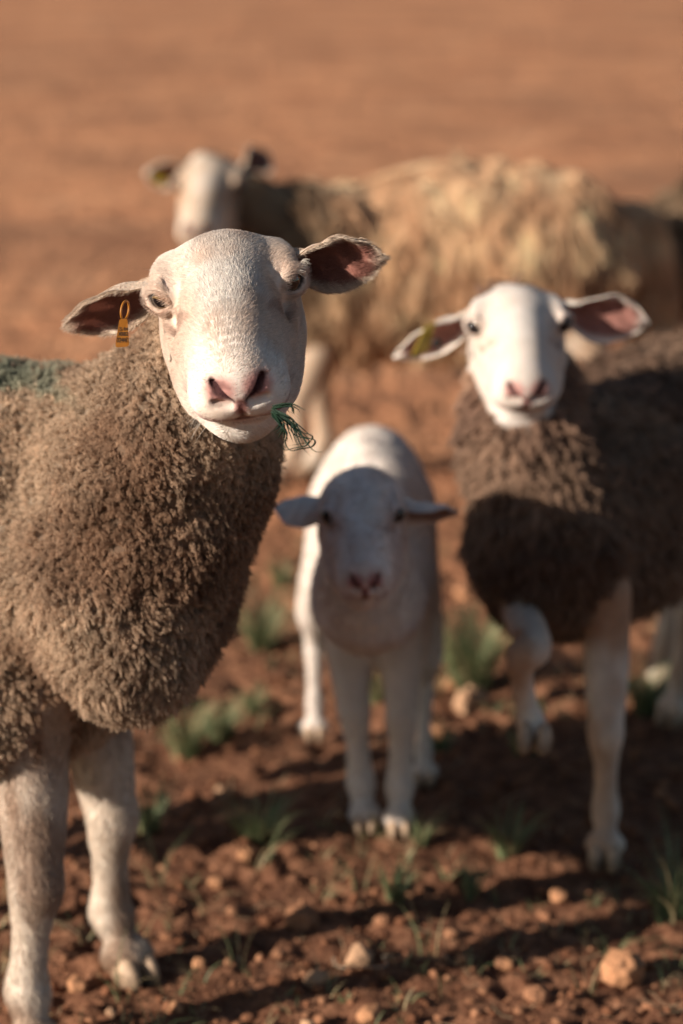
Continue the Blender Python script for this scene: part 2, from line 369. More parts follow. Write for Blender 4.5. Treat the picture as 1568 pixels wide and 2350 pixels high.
def head_field(F, H, op=1.0, brow=1.0):
    s = H.s; M = H.M
    def E(c, r, k=.02, sub=False, rot=None):
        MM = M if rot is None else rot @ M
        F.ell(H.w(*c), np.array(r) * s * np.array((1, H.ls if abs(c[1]) < .05 else 1, 1)), MM, k * s, sub)
    def Cn(pts, rad, k=.02, sub=False, n=4): F.chain([H.w(*p) for p in pts], np.array(rad) * s, k * s, n, sub)
    E((-.028, 0, -.014), (.062, .062, .054), .02)                 # cranium
    E((.002, 0, .006), (.046, .058, .034), .03)                   # forehead
    Cn([(.0, 0, .006), (.05, 0, .006), (.10, 0, .0), (.142, 0, -.008)], [.052, .0485, .0435, .036], .02)   # bridge of the nose
    for sg in (1, -1):
        E((-.010, sg * .032, .004), (.038, .026, .026), .02)
        Cn([(-.01, sg * .038, -.062), (.05, sg * .034, -.060), (.095, sg * .030, -.060), (.112, sg * .022, -.064)], [.030, .031, .027, .024], .02)
        Cn([(.03, sg * .026, -.02), (.085, sg * .022, -.022), (.135, sg * .016, -.024)], [.031, .030, .0265], .02)     # upper cheek
        Cn([(-.022, sg * .050, .020), (-.002, sg * .0555, .024), (.014, sg * .0555, .025), (.026, sg * .049, .021)], [.0135 * brow, .0125 * brow, .0105 * brow, .008 * brow], .016)  # brow over the eye
        E((-.006, sg * .034, -.045), (.052, .029, .048), .02)      # masseter
        E((.046, sg * .042, -.022), (.034, .015, .014), .015)      # cheek bone under the eye
    E((.146, 0, -.022), (.034, .0395, .031), .02)                 # muzzle
    for sg in (1, -1): E((.150, sg * .018, -.032), (.026, .025, .022), .010)   # upper lip halves
    Cn([(-.03, 0, -.055), (.05, 0, -.066), (.105, 0, -.068), (.130, 0, -.068)], [.043, .036, .029, .0245], .02)     # lower jaw
    E((.127, 0, -.069), (.029, .0285, .0245), .018)                  # chin
    # cuts
    for sg in (1, -1):
        e0 = EYE_AT
        E((e0[0] + .005, sg * (e0[1] + .007), e0[2]), (.0175, .0170, .0150), .004, True)               # eye socket
        Cn([(.046, sg * .052, .000), (.060, sg * .046, -.012)], [.0025, .002], .014, True)              # tear groove
        Cn([(.168, sg * .021, .000), (.176, sg * .0175, -.008), (.181, sg * .0085, -.018)], [.0028, .0034, .0022], .006, True)  # nostril
        Cn([(.179, sg * .010, -.022), (.174, sg * .022, -.020)], [.0022, .0022], .008, True)
    Cn([(.186, 0, -.020), (.184, 0, -.032), (.176, 0, -.042)], [.0032, .0030, .0034], .005, True)         # philtrum
    Cn([(.118, .049, -.0385), (.140, .041, -.0435), (.163, .020, -.0475), (.172, 0, -.0490), (.163, -.020, -.0475), (.140, -.041, -.0435), (.118, -.049, -.0385)],
       [.0022, .0030, .0036, .0038, .0036, .0030, .0022], .007, True, 3)                                  # mouth
    # lids: arcs hugging the eyeball
    for sg in (1, -1):
        c = np.array(EYE_AT) * (1, sg, 1); z = unit(np.array(EYE_DIR) * (1, sg, 1)); y = unit(V(0, 0, 1) - z * z[2]); x = np.cross(y, z) * -sg   # x points backwards
        if x[0] > 0: x = -x
        def arc(elev, rr, r0, r1):
            pts, rd = [], []
            for k_ in range(7):
                a = -1.25 + 2.5 * k_ / 6; e = elev * math.cos(a / 1.25 * math.pi / 2) + .10 * math.sin(a)
                d_ = z * math.cos(a) * math.cos(e) + x * math.sin(a) * math.cos(e) + y * math.sin(e)
                pts.append(tuple(c + d_ * rr)); rd.append(r0 + (r1 - r0) * abs(a) / 1.25)
            return pts, rd
        Cn(*arc(.66 * op, .0164, .0030, .0026), .003, False, 2); Cn(*arc(.66 * op + .38, .0172, .0040, .0030), .006, False, 2)
        Cn(*arc(-.56 * op, .0162, .0024, .0024), .003, False, 2); Cn(*arc(-.56 * op - .42, .0168, .0040, .0030), .006, False, 2)

EYE_AT = (.021, .0555, .015); EYE_DIR = (.78, .62, .02)
def ear(parent, H, side, tip, opening, length, width, droop=(0, 0, 0), roll0=2.4, roll1=.5, colf=None, base=(-.030, .058, .012), t0=-.14, curlbias=0.0, sharp=.95):
    """A cupped leaf of an ear; side +1 is the animal's left. tip: direction in world; opening: direction its hollow faces."""
    s = H.s; b = H.w(base[0], base[1] * side, base[2]); length = np.linalg.norm(tip) / s if length is None else length; a = unit(tip); o = np.asarray(opening, float); o = unit(o - a * (o @ a)); wv = np.cross(a, o)
    nt_, ns = 40, 32
    T = np.linspace(t0, 1, nt_)[:, None]; S = np.linspace(-1, 1, ns)[None]
    tt = np.clip(T, 0, 1)
    prof = np.where(tt < .42, lerp(.46, 1.0, np.sin(np.clip(tt / .42, 0, 1) * math.pi / 2)), np.clip(1 - (np.maximum(tt - .42, 0) / .58) ** 2.1, 0, 1) ** sharp)
    L = width / 2 * s * np.maximum(prof, .012)
    Phi = lerp(roll0, roll1, sstep(.0, .62, tt)) * (1 - .35 * sstep(.75, 1, tt))
    ph = S * Phi; kk = Phi / L
    dr = np.asarray(droop, float)
    cen = b + a * (T[..., None] * length * s) + dr * (T[..., None] ** 2) * length * s
    X = np.sin(ph) / kk; Z = (1 - np.cos(ph)) / kk
    rip = .0018 * s * np.sin(T * 9 + S * 3) + .0012 * s * np.sin(T * 23 - S * 5)
    nrm = (-np.sin(ph))[..., None] * (wv) + (np.cos(ph))[..., None] * o
    P_out = cen + X[..., None] * wv + (Z + curlbias * X)[..., None] * o + rip[..., None] * nrm
    th = (.0030 + .0025 * (1 - np.abs(S)) + 0 * T) * s * np.minimum(1, prof * 3)
    P_in = P_out + nrm * th[..., None]
    Pc = np.concatenate([P_out.reshape(-1, 3), P_in.reshape(-1, 3)])
    idx = np.arange(nt_ * ns).reshape(nt_, ns); q = np.stack([idx[:-1, :-1], idx[1:, :-1], idx[1:, 1:], idx[:-1, 1:]], -1).reshape(-1, 4)
    if np.linalg.det(np.array([a, wv, o])) < 0: q = q[:, ::-1]
    off = nt_ * ns; FF = [q[:, ::-1], q + off]
    def strip(e): return np.stack([e[:-1], e[1:], e[1:] + off, e[:-1] + off], -1)
    FF += [strip(idx[:, 0]), strip(idx[::-1, -1]), strip(idx[-1, :]), strip(idx[0, ::-1])]
    FF = np.concatenate(FF)
    tv = np.broadcast_to(T, (nt_, ns)).ravel(); sv = np.abs(np.broadcast_to(S, (nt_, ns))).ravel()
    outc, inc, rim = colf
    cin = mixc(inc, rim, sstep(.62, .95, sv)); cin = mixc(cin, rim, sstep(.80, .97, tv)); cout = np.tile(np.array(outc, float), (off, 1))
    C_ = np.concatenate([cout, cin]); C_ *= (1 + .06 * vnoise(Pc * 120, 3))[:, None]
    Nn = np.concatenate([-nrm.reshape(-1, 3), nrm.reshape(-1, 3)])
    ob = mesh_obj('ear', Pc, FF, MAT_EAR, parent, C_)
    return ob, Pc, FF, Nn, C_, a

def eyes(parent, H, fwd=(.80, .60, .0), k=1.0, mat=None):
    for sg in (1, -1):
        c = H.w(EYE_AT[0], sg * EYE_AT[1], EYE_AT[2]); r = .0152 * H.s * k
        z = H.d(fwd[0], sg * fwd[1], fwd[2]); yv = H.d(0, 0, 1); yv = unit(yv - z * (yv @ z)); x = np.cross(yv, z)
        n, m = 20, 32; th = np.linspace(0, math.pi, n)[:, None]; ph = np.linspace(0, 2 * math.pi, m, endpoint=False)[None]
        bul = 1 + .06 * np.exp(-(th / .5) ** 2)
        P = np.stack([np.sin(th) * np.cos(ph) * bul, np.sin(th) * np.sin(ph) * bul, np.cos(th) * bul + 0 * ph], -1).reshape(-1, 3) * r
        idx = np.arange(n * m).reshape(n, m); nx = np.roll(idx, -1, 1)
        q = np.stack([idx[:-1], idx[1:], nx[1:], nx[:-1]], -1).reshape(-1, 4)
        o = mesh_obj('eye', P, q, mat or MAT_EYE)
        mw = np.eye(4); mw[:3, 0] = x; mw[:3, 1] = yv; mw[:3, 2] = z
        o.parent = parent
        o.matrix_local = Matrix(mw.tolist()); o.location = Vector(c - np.array(parent.location))
        if H.s != 1: pass

def hoof(parent, c, fwd, size, colr=(.25, .17, .11)):
    F = Field(); f = unit(V(fwd[0], fwd[1], 0)); l = V(-f[1], f[0], 0); M = np.array([f, l, V(0, 0, 1)])
    sl = np.array([unit(f * .85 - V(0, 0, 1) * .42), l, unit(f * .42 + V(0, 0, 1) * .85)])
    for sg in (1, -1):
        F.ell(c + l * sg * .0145 * size + f * .012 * size + V(0, 0, .016) * size, (.034 * size, .0135 * size, .024 * size), sl, .004 * size)
        F.ell(c + l * sg * .012 * size - f * .020 * size + V(0, 0, .014) * size, (.018 * size, .012 * size, .016 * size), M, .006 * size)
    F.post = lambda P, d: np.maximum(d, .0015 - P[:, 2] + c[2])
    lo, hi = F.bounds(); Vt, q, N = surface(F, lo, hi, .0032 * size)
    cc = mixc(colr, (.52, .36, .24), sstep(.012, .034, (Vt[:, 2] - c[2]) / size)) * (1 + .2 * vnoise(Vt * 150, 5))[:, None]
    return mesh_obj('hoof', Vt, q, MAT_HOOF, parent, cc)

def limb(F, pts, rad, k=.03): F.chain(pts, rad, k, 4)
def foreleg(F, parent, base, f, s, lean=(0, 0), top=None, thick=1.0, hoof_size=1.0, hooves=True, bone=.37):
    """base: the spot on the ground; f: heading; lean: how far the elbow is from above the hoof, forward and left."""
    base = np.array([base[0], base[1], base[2] if len(base) > 2 else 0.0]); f = unit(V(f[0], f[1], 0)); l = V(-f[1], f[0], 0); up = V(0, 0, 1)
    g = bone / .37
    J = [(.006, .030, .0245), (-.010, .055, .0205), (-.022, .080, .0265), (-.026, .092, .0255), (-.022, .125, .0212), (-.018, .165, .0220), (-.012, .200, .0275), (-.010, .225, .0295), (-.016, .265, .0345), (-.025, .32, .040), (-.030, .385, .042), (-.01, .47, .045)]
    P = [base + f * s * (j[0] + lean[0] * j[1] / .4) + l * s * lean[1] * j[1] / .4 + up * s * j[1] * g for j in J]
    Rr = [j[2] * s * thick for j in J]
    F.chain(P, Rr, .02 * s, 4)
    for sg in (1, -1): F.ell(P[3] - f * .018 * s + l * sg * .010 * s - up * .012 * s, (.008 * s, .007 * s, .011 * s), None, .01 * s)   # dew claws
    for sg in (1, -1): F.ell(base + l * sg * .013 * s + f * .004 * s + up * .034 * s, (.022 * s, .0155 * s, .020 * s), None, .010 * s)
    F.ell(P[7] + f * .010 * s, (.020 * s, .026 * s, .026 * s), np.array([f, l, up]), .02 * s)
    if hooves: hoof(parent, base + f * .008 * s, f, s * hoof_size)
def hindleg(F, parent, base, f, s, top, thick=1.0, hooves=True):
    base = np.array([base[0], base[1], 0.0]); f = unit(V(f[0], f[1], 0)); l = V(-f[1], f[0], 0); up = V(0, 0, 1)
    top = np.asarray(top, float)
    J = [(.006, .030, .025), (-.012, .055, .021), (-.024, .082, .025), (-.030, .13, .0195), (-.038, .18, .0205), (-.048, .235, .0275), (-.050, .262, .0290), (-.025, .31, .034), (.01, .37, .052)]
    P = [base + f * s * j[0] + up * s * j[1] for j in J]; Rr = [j[2] * s * thick for j in J]
    P.append(lerp(P[-1], top, .5) + f * .04 * s); Rr.append(.075 * s); P.append(top); Rr.append(.09 * s)
    F.chain(P, Rr, .03 * s, 4)
    F.ell(P[6] - f * .022 * s + up * .012 * s, (.013 * s, .012 * s, .020 * s), None, .02 * s)
    for sg in (1, -1): F.ell(base + l * sg * .013 * s + f * .004 * s + up * .034 * s, (.022 * s, .0155 * s, .020 * s), None, .010 * s)
    if hooves: hoof(parent, base + f * .008 * s, f, s)

def facing(P, N, soft=.25):                           # more strands on what can be seen from near the camera
    v = unit(np.array([0, 0, CAM_H]) - P); c = (N * v).sum(1); return .12 + .88 * sstep(-.45, -.45 + soft + .2, c)

def wool(parent, Vt, F, N, mask, n_clump, per, length, spread, colf, droop=.4, lay=None, crimp=.0012, rad=.00032, k=6, noise_dir=.5, conv=.85, name='fleece', lenf=None, cull=True):
    wv = mask * (facing(Vt, N) if cull else 1)
    P, Nn = sample(Vt, F, N, wv, n_clump)
    lay = np.zeros((len(P), 3)) if lay is None else lay(P, Nn)
    jit = np.stack([vnoise(P * 60, 21 + i) * .5 + vnoise(P * 15, 26 + i) * .6 for i in range(3)], 1) + RNG.normal(0, .45, P.shape)
    D = unit(Nn + np.array([0, 0, -droop]) + lay + noise_dir * jit)
    Lc = length * (.75 + .5 * RNG.random(len(P))) * (1 + .35 * vnoise(P * 22, 31))
    if lenf is not None: Lc = Lc * lenf(P)
    tip = P + D * Lc[:, None]
    ccol = colf(P) * (1 + .16 * RNG.normal(0, 1, (len(P), 1)))
    M = len(P) * per; ci = np.repeat(np.arange(len(P)), per)
    t1 = unit(np.cross(Nn, V(.3, .5, .81))); t2 = np.cross(Nn, t1)
    a = RNG.random(M) * 2 * math.pi; r = np.sqrt(RNG.random(M)) * spread
    off = t1[ci] * (np.cos(a) * r)[:, None] + t2[ci] * (np.sin(a) * r)[:, None]
    root = P[ci] + off - Nn[ci] * .002
    t = np.linspace(0, 1, k)[None, :, None]
    tl = (.75 + .35 * RNG.random(M))[:, None, None]
    tp = (P[ci] + off * (1 - conv) + (tip - P)[ci])[:, None, :]
    # strands start along the normal, bend over and meet at the tip of their lock
    mid = root[:, None, :] + Nn[ci][:, None, :] * (Lc[ci] * .42)[:, None, None] + off[:, None, :] * .15
    tt = t * tl
    Q = root[:, None, :] * (1 - tt) ** 2 + 2 * mid * tt * (1 - tt) + tp * tt ** 2
    ph = RNG.random((M, 1, 1)) * 6.28; fr = 3.2 + 2.2 * RNG.random((M, 1, 1))
    am = crimp * (.3 + t)
    Q = Q + t1[ci][:, None, :] * np.sin(t * 6.28 * fr * .5 + ph) * am + t2[ci][:, None, :] * np.cos(t * 6.28 * fr * .5 + ph * 1.3) * am + RNG.normal(0, crimp * .35, Q.shape) * t
    rr = rad * (1.0 - .55 * t[..., 0]) * (.7 + .6 * RNG.random((M, 1)))
    cc = np.clip(ccol[ci] * (1 + .10 * RNG.normal(0, 1, (M, 1))), .005, .95)
    return curves_obj(name, Q, rr, cc, MAT_WOOL, parent)

def short_hair(parent, Vt, F, N, wv, n, length, flow, colf, rad=.00022, lift=.28, k=4, name='short_hair', lenf=None, jitter=.16):
    P, Nn = sample(Vt, F, N, wv * facing(Vt, N), n)
    fl = flow(P); fl = fl - Nn * (fl * Nn).sum(1, keepdims=True)
    D = unit(unit(fl) + RNG.normal(0, jitter, P.shape)); D = unit(D - Nn * (D * Nn).sum(1, keepdims=True))
    L = length * (.6 + .7 * RNG.random(len(P)))
    if lenf is not None: L = L * lenf(P)
    t = np.linspace(0, 1, k)[None, :, None]
    Q = P[:, None, :] - Nn[:, None, :] * .0006 + D[:, None, :] * (t * L[:, None, None]) + Nn[:, None, :] * (np.sin(t * 1.9) * lift * L[:, None, None])
    rr = rad * (1 - .75 * t[..., 0]) * (.8 + .4 * RNG.random((len(P), 1)))
    c = np.clip(colf(P) * (1 + .13 * RNG.normal(0, 1, (len(P), 1)) + .10 * vnoise(P * 160, 8)[:, None]), .01, .95)
    return curves_obj(name, Q, rr, c, MAT_HAIR, parent)

def heading_frame(f):
    f = unit(V(f[0], f[1], 0)); return f, V(-f[1], f[0], 0), V(0, 0, 1)
def build_animal(label, cat, name, H, S, fwd, s, torso, neck, legs, woolp, skinc, woolc, voxel, lamb=False, tail=True, head=True, group=None, lump=(.006, 60), neck_k=.05, extra=(), eyep=(1.0, 1.0), torso_k=.10, big=1.5):
    """S: ground under the shoulders; torso: ellipsoids (centre, radii, tilt) and neck: points, in heading coordinates times s."""
    f, l, up = heading_frame(fwd); M = np.array([f, l, up]); S = V(S[0], S[1], 0)
    par = add_empty(name, S, label, cat, group)
    FW, FB = Field(), Field()
    lw = lambda c: S + s * (np.array(c, float) @ M)
    for e in torso:
        c, r = e[0], e[1]; MM = M
        if len(e) > 2:
            a = R(e[2]); MM = np.array([f * math.cos(a) + up * math.sin(a), l, -f * math.sin(a) + up * math.cos(a)])
        FW.ell(lw(c), np.array(r) * s, MM, torso_k * s)
    npts, nr = neck
    if lamb: FW.chain(npts, nr, neck_k, 4)
    else: FW.chain(npts, nr, neck_k, 4)
    for ep, er in extra: FW.chain(ep, er, .06, 3)
    if head: head_field(FB, H, *eyep)
    for L in legs:
        kind, kw = L
        kw = dict(kw); fw = kw.pop('f', fwd)
        if kind == 'fore': foreleg(FB, par, f=fw, s=kw.pop('s', s), **kw)
        elif kind == 'hind': hindleg(FB, par, f=fw, s=kw.pop('s', s), top=lw(kw.pop('top')), **kw)
        else: FB.chain(kw['pts'], kw['rad'], .02, 4)
    if tail:
        tp = [lw(p) for p in tail]; FW.chain(tp, np.array([.045, .035, .028][:len(tp)]) * s, .04 * s, 3)
    amp, frq = lump
    class T:
        pass
    def dw(P, margin=.02):
        return FW(P, margin)
    def db(P, margin=.02): return FB(P, margin)
    kb = .012 if not lamb else .05
    def full(P, margin=.02):
        a = FW(P, margin); b = FB(P, margin)
        if amp and margin < .05:
            near = np.abs(a) < .022
            if near.any():
                Q = P[near]; a = a.copy()
                a[near] -= amp * (vnoise(Q * frq, 1) + .6 * vnoise(Q * frq * 2.1, 2)) + amp * 1.8 * vnoise(Q * frq * .22, 9) + amp * big * vnoise(Q * 5.5, 19)
        h = np.maximum(kb - np.abs(a - b), 0) / kb
        return np.minimum(a, b) - h * h * kb * .25
    lo = np.minimum(FW.bounds()[0], FB.bounds()[0]); hi = np.maximum(FW.bounds()[1], FB.bounds()[1])
    hv, bv = voxel; cut = lambda P: (H.loc(P)[:, 0] + .09) * H.s; sph = lambda P, e=0.0: np.linalg.norm(P - H.w(.04, 0, -.01), axis=1) < .22 * H.s + e
    V1, F1, N1 = surface(full, lo, hi, bv, lambda P, b: ~((cut(P) > b) & sph(P, -2 * b)))
    V2, F2, N2 = surface(full, lo, hi, hv, lambda P, b: (cut(P) > -b) & sph(P, 2 * bv))
    c1 = V1[F1].mean(1); F1 = F1[~((cut(c1) > bv * .6) & sph(c1, -bv * .6))]; c2 = V2[F2].mean(1); F2 = F2[(cut(c2) > -bv * .6) & sph(c2, bv * .6)]
    Vt = np.concatenate([V1, V2]); F = np.concatenate([F1, F2 + len(V1)]); N = np.concatenate([N1, N2])
    us, inv = np.unique(F, return_inverse=True); Vt, N, F = Vt[us], N[us], inv.reshape(F.shape)
    A = evalf(FW, Vt); B = evalf(FB, Vt)
    mask = sstep(-.006, .010, B - A)
    ws, wc = woolc(Vt), skinc(Vt)
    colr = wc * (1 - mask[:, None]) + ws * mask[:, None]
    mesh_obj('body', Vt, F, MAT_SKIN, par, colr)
    return par, Vt, F, N, mask, M, lw

MUL = np.array
def head_colors(H, base, tan, pinkc, tanf=1.0, dirt=True):
    def fn(P):
        q = H.loc(P).astype(np.float32); f_, l_, u_ = q[:, 0], q[:, 1], q[:, 2]
        c = np.tile(np.array(base, float), (len(P), 1))
        n1 = fbm(q * 16, 41, 3); n2 = fbm(q * 45, 51, 3)
        side = sstep(.010, .045, np.abs(l_)) * sstep(.11, .03, np.abs(f_ - .05))
        t = np.clip(.60 * side + .65 * sstep(-.1, .5, n1) * (1 - .6 * sstep(.02, .0, np.abs(l_))), 0, 1) * tanf
        c = mixc(np.array(tan), c, 1 - t) if False else c * (1 - t[:, None]) + np.array(tan) * t[:, None]
        # pink nose, rims and lips
        def blob(c0, r, soft=.6): 
            d = np.sqrt((((q - np.array(c0)) / np.array(r)) ** 2).sum(1)); return sstep(1.0, 1 - soft, d)
        nose = np.maximum.reduce([blob((.175, .016, -.006), (.022, .021, .020)), blob((.175, -.016, -.006), (.022, .021, .020)), blob((.184, 0, -.026), (.016, .009, .018))])
        c = c * (1 - .92 * nose[:, None]) + np.array(pinkc) * .92 * nose[:, None]
        nd = np.full(len(P), 9.)
        for sg in (1, -1):
            for a, b in (((.168, sg * .021, .001), (.176, sg * .0175, -.008)), ((.176, sg * .0175, -.008), (.181, sg * .0085, -.018))):
                a = np.array(a); b = np.array(b); tt = np.clip((q - a) @ (b - a) / ((b - a) @ (b - a)), 0, 1); nd = np.minimum(nd, np.linalg.norm(q - a - tt[:, None] * (b - a), axis=1))
        k = sstep(.0062, .0028, nd)[:, None]; c = c * (1 - k) + np.array((.045, .016, .018)) * k
        lips = sstep(.0095, .003, np.abs(u_ + .0485 - .16 * np.abs(l_))) * sstep(.10, .14, f_); c = c * (1 - .6 * lips[:, None]) + np.array(pinkc) * .75 * .6 * lips[:, None]
        mo = sstep(.0030, .0010, np.abs(u_ + .0485  - .16 * np.maximum(0, np.abs(l_) - .01))) * sstep(.11, .13, f_) * .75; c = c * (1 - mo[:, None]) + np.array((.08, .03, .03)) * mo[:, None]
        ph = sstep(.0045, .001, np.abs(l_)) * sstep(.165, .172, f_) * sstep(-.014, -.022, u_) * sstep(-.050, -.046, u_); c = c * (1 - .8 * ph[:, None]) + np.array((.10, .03, .03)) * .8 * ph[:, None]
        # pink and dark round the eyes
        for sg in (1, -1):
            e = np.linalg.norm(q - np.array(EYE_AT) * (1, sg, 1), axis=1); k = sstep(.022, .017, e)[:, None] * .22
            c = c * (1 - k) + np.array((.50, .30, .24)) * k
            k = sstep(.0168, .0152, e)[:, None] * .85; c = c * (1 - k) + np.array((.05, .03, .025)) * k
            tr = np.minimum(np.abs(q[:, 1] - sg * (.056 - (f_ - .04) * .45)) / .006, 9) + np.abs(f_ - .060) / .03; k = sstep(1.3, .7, tr)[:, None] * .45
            c = c * (1 - k) + np.array((.34, .17, .11)) * k
        if dirt:
            sp = sstep(.34, .5, n2) * sstep(.035, .0, nd)[:] ; c = c * (1 - .7 * sp[:, None]) + np.array((.06, .03, .03)) * .7 * sp[:, None]
        return c * (1 + .05 * n2)[:, None]
    return fn

def leg_colors(base, tan, H, headc, zt=.45):
    def fn(P):
        c = np.tile(np.array(base, float), (len(P), 1))
        n1 = fbm(P * np.array((14, 14, 7)), 61, 4); n2 = fbm(P * 60, 71, 2)
        t = np.clip(sstep(-.12, .22, n1) * .75 + .5 * sstep(.30, .40, P[:, 2]) + .35 * sstep(.06, .0, P[:, 2]), 0, 1)
        c = c * (1 - t[:, None]) + np.array(tan) * t[:, None]
        c = c * (1 + .10 * n2)[:, None]
        if H is not None:
            q = H.loc(P); near = sstep(.36, .30, np.linalg.norm(q, axis=1)); hc = headc(P); c = c * (1 - near[:, None]) + hc * near[:, None]
        return c
    return fn

ONLY = None
# ---- the near ewe at the left
def hero():
    H = Frame(at(521, 664, 2.50), 6.0, 21.5, 8.0, 1.0, 1.12)
    fwd = (.94, -.34); s = 1.0
    hl, hr = ground_at(290, 2240), ground_at(74, 2440)
    S = V(*((hl + hr) / 2)) + V(-.03, .02, 0)
    torso = [((-.07, 0, .60), (.17, .165, .205), 10), ((-.30, 0, .598), (.34, .195, .208)), ((-.62, 0, .60), (.18, .18, .20)), ((-.07, .085, .470), (.11, .07, .095)), ((-.07, -.085, .465), (.11, .07, .095)), ((-.03, 0, .565), (.110, .12, .15)),
             ((-.07, .0, .455), (.12, .125, .080)), ((-.06, .02, .68), (.13, .11, .118))]
    npts = [H.w(-.060, 0, -.050), at(458, 830, 2.66), at(425, 960, 2.70), at(380, 1110, 2.74), at(300, 1290, 2.79)]
    neck = (npts, [.050, .060, .094, .113, .118])
    extra = [([at(300, 1015, 2.76), at(200, 1060, 2.85)], [.072, .097]), ([at(262, 1380, 2.78), at(300, 1482, 2.77)], [.105, .078])]
    legs = [('fore', dict(base=hl, lean=(.0, -.02), thick=1.04, f=(.62, -.78))), ('fore', dict(base=hr, lean=(-.01, .03), thick=1.0, f=(.45, -.9))),
            ('hind', dict(base=S + V(-.54, .31, 0), top=(-.62, .08, .55))), ('hind', dict(base=S + V(-.68, .15, 0), top=(-.62, -.08, .55)))]
    hc = head_colors(H, (.82, .75, .68), (.66, .48, .36), (.52, .24, .21))
    lc = leg_colors((.68, .58, .48), (.27, .16, .10), H, hc)
    g0, g1 = None, None
    def wc(P, strand=True):
        n = fbm(P * 9, 81, 3); n2 = fbm(P * 38, 84, 2)
        c = mixc((.58, .43, .305), (.34, .215, .14), sstep(-.40, .50, n + .35 * vnoise(P * 4.5, 88)))
        c = c * (1 + .22 * n2)[:, None]
        # green marking sprayed along the ridge of the back
        fu, lu, _ = heading_frame(fwd); xl = (P - S) @ fu; yl = (P - S) @ lu
        zz = P[:, 2] + .006 * vnoise(P * 70, 90) + .003 * vnoise(P * 25, 93)
        k = (sstep(.812, .818, zz) * sstep(.832, .826, zz) * sstep(.06, .02, yl) * sstep(.16, .02, xl) * (.38))[:, None]
        return c * (1 - k) + np.array((.13, .34, .27)) * k
    par, Vt, F, N, mask, M, lw = build_animal('cream-faced ewe chewing a wisp of grass, brown fleece with a green mark, nearest the camera', 'sheep', 'ewe', H, S, fwd, s, torso, neck, legs, None, lc,
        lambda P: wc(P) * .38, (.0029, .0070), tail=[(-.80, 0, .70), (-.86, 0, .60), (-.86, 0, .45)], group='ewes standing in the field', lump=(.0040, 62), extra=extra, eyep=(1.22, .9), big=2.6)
    eyes(par, H)
    cols = ((.60, .46, .35), (.30, .13, .10), (.70, .57, .45))
    # ears: hollow towards the camera and down
    up = V(0, 0, 1)
    e1 = ear(par, H, -1, at(150, 752, 2.53) - H.w(-.03, -.058, .012), V(.10, -.80, -.62), None, .078, droop=(0, .0, -.0), colf=cols, roll0=2.3, roll1=.75)
    e2 = ear(par, H, 1, at(886, 590, 2.50) - H.w(-.03, .058, .012), V(-.10, -.86, -.45), None, .082, droop=(0, 0, .0), colf=cols, roll0=2.2, roll1=.55)
    for e, sg in ((e1, -1), (e2, 1)):
        ob, Pc, FF, Nn, C_, a = e
        short_hair(par, Pc, FF, Nn, np.ones(len(Pc)), 16000, .0055, lambda P, a=a: np.tile(a, (len(P), 1)), lambda P, Pc=Pc, C_=C_: nearest_color(P, Pc, C_), rad=.00020, lift=.25, k=3, name='ear_hair', jitter=.35)
    wool(par, Vt, F, N, mask, 46000, 9, .0098, .0042, lambda P: wc(P), droop=.45, crimp=.0013, rad=.00042, k=6, noise_dir=.7, conv=.7, lenf=lambda P: 1 + .5 * sstep(.78, .50, P[:, 2]))
    # short hair of face and legs
    def flow(P):
        q = H.loc(P); d = -1.0 * H.M[0][None] + (np.sign(q[:, 1]) * sstep(.005, .05, np.abs(q[:, 1])) * .9)[:, None] * H.M[1][None] - .25 * H.M[2][None]
        d = d + .5 * np.stack([vnoise(P * 28, 100 + i) for i in range(3)], 1)
        leg = (P[:, 2] < .60)[:, None]; return np.where(leg, V(0, 0, -1)[None] + .25 * np.stack([vnoise(P * 20, 110 + i) for i in range(3)], 1), d)
    qq = H.loc(Vt); bare = (1 - mask)
    noselim = sstep(.020, .034, np.linalg.norm((qq - np.array((.180, 0, -.014))) / np.array((1, 1.35, 1.0)), axis=1))
    for sg in (1, -1): bare = bare * sstep(.85, 1.25, np.linalg.norm((qq - np.array(EYE_AT) * (1, sg, 1)) / np.array((.0175, .0175, .0150)), axis=1))
    headw = bare * (Vt[:, 2] > .6) * (.08 + .92 * noselim)
    short_hair(par, Vt, F, N, headw, 110000, .0085, flow, lambda P: hc(P) * 1.03, rad=.00016, lift=.17, lenf=lambda P: sstep(.20, .10, H.loc(P)[:, 0]) * .6 + .4, name='face_hair')
    short_hair(par, Vt, F, N, bare * (Vt[:, 2] < .6), 45000, .010, flow, lc, rad=.00026, lift=.25, name='leg_hair')
    # lashes and stray whiskers
    Ps, Ds, Ls = [], [], []
    for sg in (1, -1):
        for i in range(45):
            t = RNG.random(); p = H.w(lerp(.006, .034, t), sg * lerp(.0735, .064, t), .0270 + .003 * math.sin(t * 3.1)); Ps.append(p); Ds.append(H.d(.45 - .3 * t, sg * .85, -.05 + RNG.normal(0, .35))); Ls.append(.007 + .004 * RNG.random())
        for i in range(10):
            p = H.w(-.02 + .05 * RNG.random(), sg * .063, .016 + .012 * RNG.random()); Ps.append(p); Ds.append(H.d(.1, sg * 1, .3 + RNG.normal(0, .4))); Ls.append(.006 + .009 * RNG.random())
        for i in range(30):
            p = H.w(.13 + .03 * RNG.random(), sg * .034, -.06 + .03 * RNG.random()); Ps.append(p); Ds.append(H.d(.3, sg * 1, -.5 + RNG.normal(0, .4))); Ls.append(.012 + .012 * RNG.random())
    Ps, Ds, Ls = np.array(Ps), unit(np.array(Ds)), np.array(Ls); t = np.linspace(0, 1, 5)[None, :, None]
    Q = Ps[:, None] + Ds[:, None] * t * Ls[:, None, None] + V(0, 0, -1) * (t ** 2) * (Ls * .3)[:, None, None]
